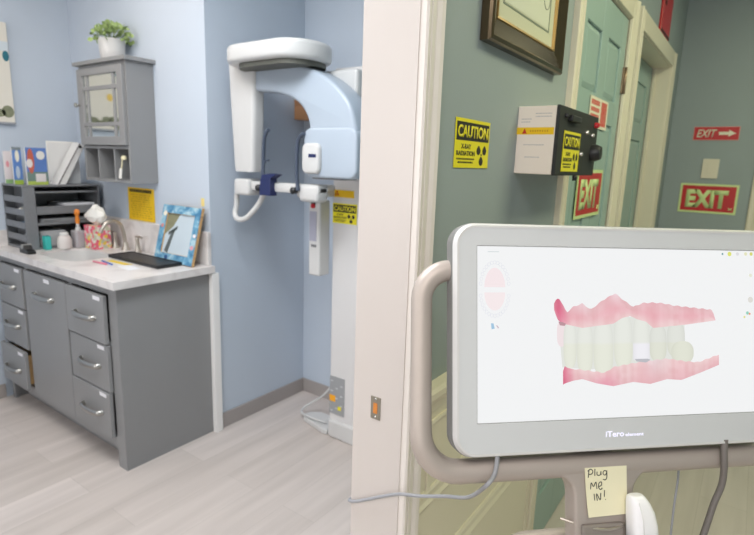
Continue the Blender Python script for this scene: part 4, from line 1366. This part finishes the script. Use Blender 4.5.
bm = lathe([(.016, 0), (.018, .004), (.016, .03), (.004, .034)], (-3.27, 1.245, .9635), 14)
tag(obj('bottle_cap', bm, mat('pale plastic', rgb(205, 208, 210), rough=.4), smooth=True), 'pale round cap in the lowest end pocket of the organizer', 'cap')
# on top of the organizer
TZ = OZ1 + .0085


def booklet(name, lb, y0, y1, x0, x1, h_, cols, seed):
    t = thing(name, lb, 'booklet', ((x0 + x1) / 2, (y0 + y1) / 2, TZ))
    obj('pages', box(x0, x1 - .0015, y0 + .002, y1 - .002, TZ, TZ + h_ - .003), M_paper, t)
    obj('cover', box(x1 - .0015, x1, y0, y1, TZ, TZ + h_), mat('cover%s' % (cols[0],), rgb(*cols[0]), rough=.45), t)
    rnd = random.Random(seed)
    for q_, (a, b, c_, d, cc) in enumerate(sorted(cols[1], key=lambda r: -(r[1] - r[0]))):
        pts = ell(y0 + (y1 - y0) * (a + b) / 2, TZ + h_ * (c_ + d) / 2, (y1 - y0) * (b - a) / 2, h_ * (d - c_) / 2, n=12)[:-1] if (b - a) < .5 else [(y0 + (y1 - y0) * a, TZ + h_ * c_), (y0 + (y1 - y0) * b, TZ + h_ * c_), (y0 + (y1 - y0) * b, TZ + h_ * d), (y0 + (y1 - y0) * a, TZ + h_ * d)]
        obj('cover_art', prism(pts, 'x', x1, x1 + .0006 + .0003 * q_), mat('art%s' % (cc,), rgb(*cc), rough=.5), t)
    return t


booklet('booklet', 'thin pink and white booklet at the left end above the organizer', 1.222, 1.262, -3.440, -3.423, .178, [(225, 216, 218), [(.2, .6, .5, .7, (225, 150, 160)), (0, 1, 0, .12, (150, 190, 130))]], 1)
booklet('booklet', 'blue booklet with pale flower standing left of the red striped one', 1.222, 1.266, -3.326, -3.308, .200, [(92, 128, 188), [(.3, .75, .6, .92, (226, 222, 205)), (0, 1, 0, .12, (155, 180, 70)), (.25, .72, .15, .5, (176, 190, 205)), (0, 1, .92, 1, (120, 130, 135))]], 2)
booklet('booklet', 'blue booklet with red stripe and white clouds beside leaning binder', 1.262, 1.365, -3.262, -3.242, .200, [(92, 124, 186), [(.05, .38, .3, .98, (190, 98, 80)), (.5, .92, .68, .92, (222, 220, 216)), (.0, .3, .46, .7, (220, 215, 214)), (0, 1, 0, .1, (172, 190, 90)), (0, 1, .1, .35, (110, 132, 125)), (.4, .9, .08, .3, (218, 212, 212))]], 3)
t = thing('folder', 'white folder standing upright behind the leaning binder', 'folder', (-3.36, 1.50, TZ))
obj('cover', box(-3.33, -3.322, 1.405, 1.580, TZ, TZ + .242, .001, 1), M_paper, t)
obj('sheets', box(-3.3215, -3.319, 1.411, 1.574, TZ, TZ + .234), M_whitem, t)
t = thing('ring_binder', 'white ring binder leaning to the right on the organizer top', 'binder', (-3.27, 1.50, TZ))
bm = prism([(1.402, TZ), (1.450, TZ), (1.570, TZ + .222), (1.538, TZ + .236)], 'x', -3.305, -3.222, .002, 1)
obj('cover', bm, M_whitem, t)
bm = prism([(1.404, TZ + .002), (1.413, TZ + .002), (1.544, TZ + .230), (1.538, TZ + .233)], 'x', -3.222, -3.220)
obj('pages', bm, mat('grey page edge', rgb(135, 130, 130), rough=.7), t, label='grey page edges')
obj('spine_hole', prism(ell(1.543, TZ + .215, .008, .008, n=12)[:-1], 'x', -3.222, -3.2185), M_black, t)

# canvas on the left wall
t = thing('canvas_picture', 'pale canvas picture with dark green detail on the left wall', 'picture', (-3.47, 1.0, 1.602))
obj('canvas', box(-3.4835, -3.458, .72, 1.312, 1.602, 2.13, .002, 1), mat('beige canvas', rgb(222, 218, 208), rough=.8, var=.05, scale=10), t)
obj('painted_band', box(-3.458, -3.4573, .72, 1.31, 1.98, 2.03), mat('pale sky paint', rgb(205, 215, 222), rough=.7), t)
bm = bmesh.new()
for k in range(14):
    y = .76 + k * .04; z = 1.64 + .012 * math.sin(k * 2.1)
    prism(ell(y, z + .01, .03, .028 + .012 * math.sin(k), n=12)[:-1], 'x', -3.458, -3.457, bm=bm)
obj('painted_foliage', bm, mat('muted green paint', rgb(130, 135, 110), rough=.7, var=.3, scale=50), t)
bm = bmesh.new()
for k in range(6): prism(ell(.80 + k * .099, 1.955, .016, .028, n=12)[:-1], 'x', -3.458, -3.4565, bm=bm)
obj('painted_motif', bm, mat('dark teal paint', rgb(40, 110, 125), rough=.7), t)
bm = bmesh.new()
for y, z, r_ in ((.98, 1.69, .022), (1.06, 1.72, .018), (1.13, 1.80, .02), (.90, 1.83, .02), (1.02, 1.86, .016)): prism(ell(y, z, r_, r_ * 1.2, n=12)[:-1], 'x', -3.458, -3.4562, bm=bm)
obj('painted_flowers', bm, mat('soft yellow paint', rgb(225, 190, 80), rough=.7), t)
obj('frame_edge', box(-3.4835, -3.4575, .715, 1.316, 1.594, 1.602), mat('grey frame edge', rgb(165, 168, 175), rough=.5), t)

# ================================================================= PANORAMIC X-RAY MACHINE
t = thing('xray_machine', 'white panoramic dental imaging machine with curved arm standing in the alcove', 'imaging machine', (-1.58, 2.15, 0))
CXL, CXR, CF, CB = -1.697, -1.43, 2.0, 2.24
M_col = mat('pale grey column enamel', rgb(214, 212, 212), rough=.4, var=.01)
bm = prism([(CXL, CF + .01), (CXL + .01, CF), (CXR - .01, CF), (CXR, CF + .01), (CXR, CB), (CXL, CB)], 'z', .02, 1.875, .004, 2)
obj('column', bm, M_col, t)
bm = prism(rrect(CXL - .006, CXR + .03, 1.985, 2.27, .03, 5), 'z', 0.0, .10, .012, 3)
obj('column_base', bm, M_white, t)
bm = prism([(-1.925, 2.060), (-1.905, 2.025), (-1.735, 1.985), (-1.70, 1.99), (-1.70, 2.13), (-1.86, 2.13), (-1.915, 2.095)], 'z', .0, .032, .008, 2)
obj('foot_plate', bm, M_white, t)
M_arm = mat('blue shaded white shell', rgb(174, 185, 198), rough=.3)  # white plastic; shade and blue wall reflection are put into the colour


def K(bm, old, new):
    r = new / 1.9
    for v in bm.verts:
        v.co.x *= r; v.co.z = 1.45 + (v.co.z - 1.45) * r; v.co.y += new - old
    return bm


# sweeping arm, head slab, detector, tube head
ARY0, ARY1 = 1.845, 1.975
outer = catmull([(-2.16, 0, 1.885), (-2.05, 0, 1.893), (-1.93, 0, 1.896), (-1.80, 0, 1.878), (-1.70, 0, 1.842), (-1.60, 0, 1.782), (-1.52, 0, 1.70), (-1.485, 0, 1.60), (-1.475, 0, 1.50), (-1.480, 0, 1.375)], 5)
inner = catmull([(-1.785, 0, 1.385), (-1.79, 0, 1.48), (-1.765, 0, 1.56), (-1.775, 0, 1.64), (-1.83, 0, 1.71), (-1.92, 0, 1.752), (-2.02, 0, 1.772), (-2.16, 0, 1.785)], 5)
pts = [(p.x, p.z) for p in outer] + [(p.x, p.z) for p in inner]
bm = prism(pts, 'y', ARY0, ARY1, .018, 3)
obj('rotating_arm', K(bm, 1.845, 1.745), M_arm, t, smooth=True)
bm = prism(rrect(-2.245, -1.690, 1.775, 2.085, .150, 10), 'z', 1.893, 1.978, .022, 4)
for v in bm.verts: v.co = (v.co.x * .926, v.co.y - .165, 1.45 + (v.co.z - 1.45) * .926)
obj('head_housing', bm, M_white, t, smooth=True)
bm = prism(rrect(-2.17, -1.72, 1.80, 2.06, .12, 8), 'z', 1.872, 1.8925)
for v in bm.verts: v.co = (v.co.x * .926, v.co.y - .165, 1.45 + (v.co.z - 1.45) * .926)
obj('head_underside', bm, mat('dark olive gap', rgb(88, 88, 80), rough=.5), t, label='dark underside gap')
# detector: tapered tall housing
bm = bmesh.new(); rings = []
for z, x0, x1 in ((1.378, -2.305, -2.162), (1.40, -2.312, -2.158), (1.60, -2.325, -2.150), (1.80, -2.338, -2.143), (1.925, -2.345, -2.140)):
    rings.append([bm.verts.new((p[0], p[1], z)) for p in rrect(x0, x1, 1.83, 1.905, .022, 5)])
for i in range(len(rings) - 1):
    n_ = len(rings[i])
    for k in range(n_): bm.faces.new((rings[i][k], rings[i][(k + 1) % n_], rings[i + 1][(k + 1) % n_], rings[i + 1][k]))
bm.faces.new(rings[0]); bm.faces.new(rings[-1])
obj('detector', K(bm, 1.83, 1.73), M_white, t, smooth=True, label='tall white sensor housing')
# tube head
bm = prism(rrect(-1.798, -1.475, 1.368, 1.60, .045, 7), 'y', 1.840, 1.98, .012, 3)
obj('tube_head', K(bm, 1.840, 1.740), M_arm, t, smooth=True)
obj('tube_collimator', K(prism(rrect(-1.812, -1.700, 1.385, 1.530, .03, 5), 'y', 1.820, 1.90, .012, 3), 1.82, 1.72), M_white, t, smooth=True)
obj('blue_label', K(box(-1.764, -1.716, 1.8185, 1.82, 1.462, 1.478), 1.82, 1.72), M_navy, t, label='small navy label')
obj('tube_underside', K(box(-1.74, -1.56, 1.85, 1.96, 1.362, 1.368, .002, 1), 1.85, 1.75), mat('mid grey pad', rgb(120, 120, 122), rough=.5), t, label='grey underside pad')
# chin rest bar and its fittings
bm = bmesh.new()
prism(rrect(-2.22, -1.70, 1.285, 1.332, .012, 4), 'y', 1.855, 1.925, .008, 2, bm=bm)
addbox(bm, -1.83, -1.70, 1.85, 1.93, 1.248, 1.335, .02, 3)
addbox(bm, -1.89, -1.82, 1.90, 2.110, 1.262, 1.325, .01, 2)
obj('support_bar', K(bm, 1.855, 1.755), M_white, t, smooth=True)
bm = prism(rrect(-2.315, -2.195, 1.252, 1.340, .020, 5), 'y', 1.835, 1.945, .014, 3)
obj('bar_end', K(bm, 1.835, 1.735), M_white, t, smooth=True)
loopp = catmull([(-2.285, 1.87, 1.262), (-2.290, 1.87, 1.20), (-2.290, 1.86, 1.155), (-2.262, 1.85, 1.128), (-2.215, 1.85, 1.127), (-2.178, 1.86, 1.150), (-2.125, 1.88, 1.215), (-2.085, 1.89, 1.290)], 6)
obj('hand_grip', K(tube(loopp, .014, 12), 1.87, 1.77), M_white, t, smooth=True, label='looped white hand grip')
obj('chin_rest', K(prism([(-2.112, 1.262), (-2.03, 1.262), (-2.028, 1.35), (-1.985, 1.372), (-2.03, 1.376), (-2.09, 1.366), (-2.104, 1.34)], 'y', 1.805, 1.850, .003, 2), 1.805, 1.725), M_navy, t, label='navy blue chin rest')
for P_ in ([(-2.112, 1.84, 1.30), (-2.112, 1.838, 1.34), (-2.102, 1.835, 1.45), (-2.094, 1.833, 1.535), (-2.078, 1.832, 1.575), (-2.058, 1.832, 1.592)],
           [(-1.862, 1.84, 1.30), (-1.868, 1.838, 1.36), (-1.866, 1.835, 1.45), (-1.858, 1.833, 1.53), (-1.838, 1.832, 1.562), (-1.812, 1.832, 1.573)]):
    obj('temple_support', K(tube([Vector((p.x + .022, p.y, p.z)) for p in catmull(P_, 6)], .0095, 10), 1.832, 1.735), M_rod, t, smooth=True, label='curved slate grey rod')
obj('bite_hook', K(tube(catmull([(-2.075, 1.83, 1.37), (-2.075, 1.83, 1.41), (-2.06, 1.83, 1.438), (-2.035, 1.83, 1.442)], 6), .005, 8), 1.83, 1.735), M_rod, t, smooth=True)
for x_ in (-2.100, -1.850):
    obj('clamp_knob', K(lathe([(.017, 0), (.017, .02), (.010, .026)], n=16, M=frame_mat((x_, 1.850, 1.300), (1, 0, 0), UP)), 1.85, 1.75), M_black, t, smooth=True)
obj('carriage', box(-1.66, -1.45, 1.86, 2.0, 1.66, 1.84, .015, 3), M_white, t)
# hanging control panel
bm = bmesh.new()
addbox(bm, -1.775, -1.702, 1.915, 1.995, .885, 1.26, .010, 3)
cp = obj('control_panel', bm, M_white, t)
obj('keypad', box(-1.765, -1.722, 1.9125, 1.9155, 1.06, 1.205), mat('lavender grey keypad', rgb(165, 165, 182), rough=.4), cp)
obj('stop_button', lathe([(.012, 0), (.012, .008), (.008, .012)], n=14, M=frame_mat((-1.742, 1.915, 1.232), (1, 0, 0), UP)), M_redpl, cp, smooth=True)
obj('button_ring', box(-1.757, -1.728, 1.9120, 1.9150, 1.2405, 1.2545, .001, 1), M_black, cp)
obj('badge', box(-1.755, -1.722, 1.9130, 1.9150, 1.03, 1.043), mat('grey badge', rgb(120, 120, 122), rough=.5), cp)
# service panel low on the column
sp = obj('service_panel', box(-1.690, -1.592, 1.9965, 2.0, .135, .345, .001, 1), mat('service panel grey', rgb(160, 162, 165), rough=.45, metal=.2), t, label='grey connector panel')
M_ospot = mat('orange sticker', rgb(238, 165, 30), rough=.5)
obj('sticker', box(-1.690, -1.650, 1.9958, 1.9965, .205, .24), M_ospot, sp, label='orange sticker')
obj('sticker', box(-1.633, -1.612, 1.9958, 1.9965, .165, .185), M_yellow, sp, label='small yellow sticker')
for k in range(10):
    a, b = -1.682 + (k % 3) * .032, .150 + k * .0185
    if .19 < b < .245 and k % 3 == 0: continue
    obj('port', box(a, a + .014, 1.9957, 1.9965, b, b + .006), mat('light port', rgb(205, 208, 210), rough=.5), sp)
# yellow strip and caution label on the column are things of their own
t2 = thing('warning_strip', 'narrow amber strip label above the caution label on white column', 'warning label', (-1.63, 2.0, 1.29))
obj('strip', box(-1.683, -1.56, 1.9988, 1.9996, 1.277, 1.312), M_amber, t2)
bm = bmesh.new(); trefoil(bm, .018, .0175, .012, 0, Matrix.Identity(4)); bm.transform(frame_mat((-1.683, 1.9988, 1.277), (1, 0, 0), UP))
obj('radiation_symbol', bm, M_red, t2)
caution(frame_mat((-1.690, 1.9994, 1.150), (1, 0, 0), UP), 0.150, 0.098,
        'yellow and black radiation caution label on the white machine column in the left room')
# power cord of the machine
P_ = catmull([(-1.74, 2.03, .045), (-1.85, 2.02, .045), (-1.925, 2.035, .042), (-1.955, 2.08, .045), (-1.93, 2.12, .07), (-1.86, 2.14, .13), (-1.80, 2.16, .21), (-1.755, 2.20, .30), (-1.71, 2.262, .36)], 8)
o = obj('power_cord', tube(P_, .006, 8), M_white, smooth=True)
tag(o, 'white power cord looping round the foot of the imaging machine', 'cord')

# tan box on the alcove wall
t = thing('tan_box', 'small tan box fixed on alcove wall seen through the curved arm', 'box', (-2.12, 2.29, 1.665))
obj('carton', box(-2.196, -2.07, 2.245, 2.329, 1.672, 1.79, .002, 1), M_brown, t)
obj('flap', box(-2.19, -2.076, 2.243, 2.245, 1.745, 1.788), mat('darker tan card', rgb(170, 122, 84), rough=.7), t)

# repeats share a group
for kind, g in (('exit_sign', 'red exit signs in the hallway'), ('caution_sign', 'yellow and black radiation caution labels'), ('cable', 'grey cables of the scanner cart'),
                ('booklet', 'booklets on top of the desk organizer'), ('paper_stack', 'papers in the desk organizer trays'), ('pen', 'pens on the countertop'), ('card', 'loose cards on the countertop')):
    for o in bpy.data.objects:
        if o.parent is None and o.name.split('.')[0] == kind: o['group'] = g
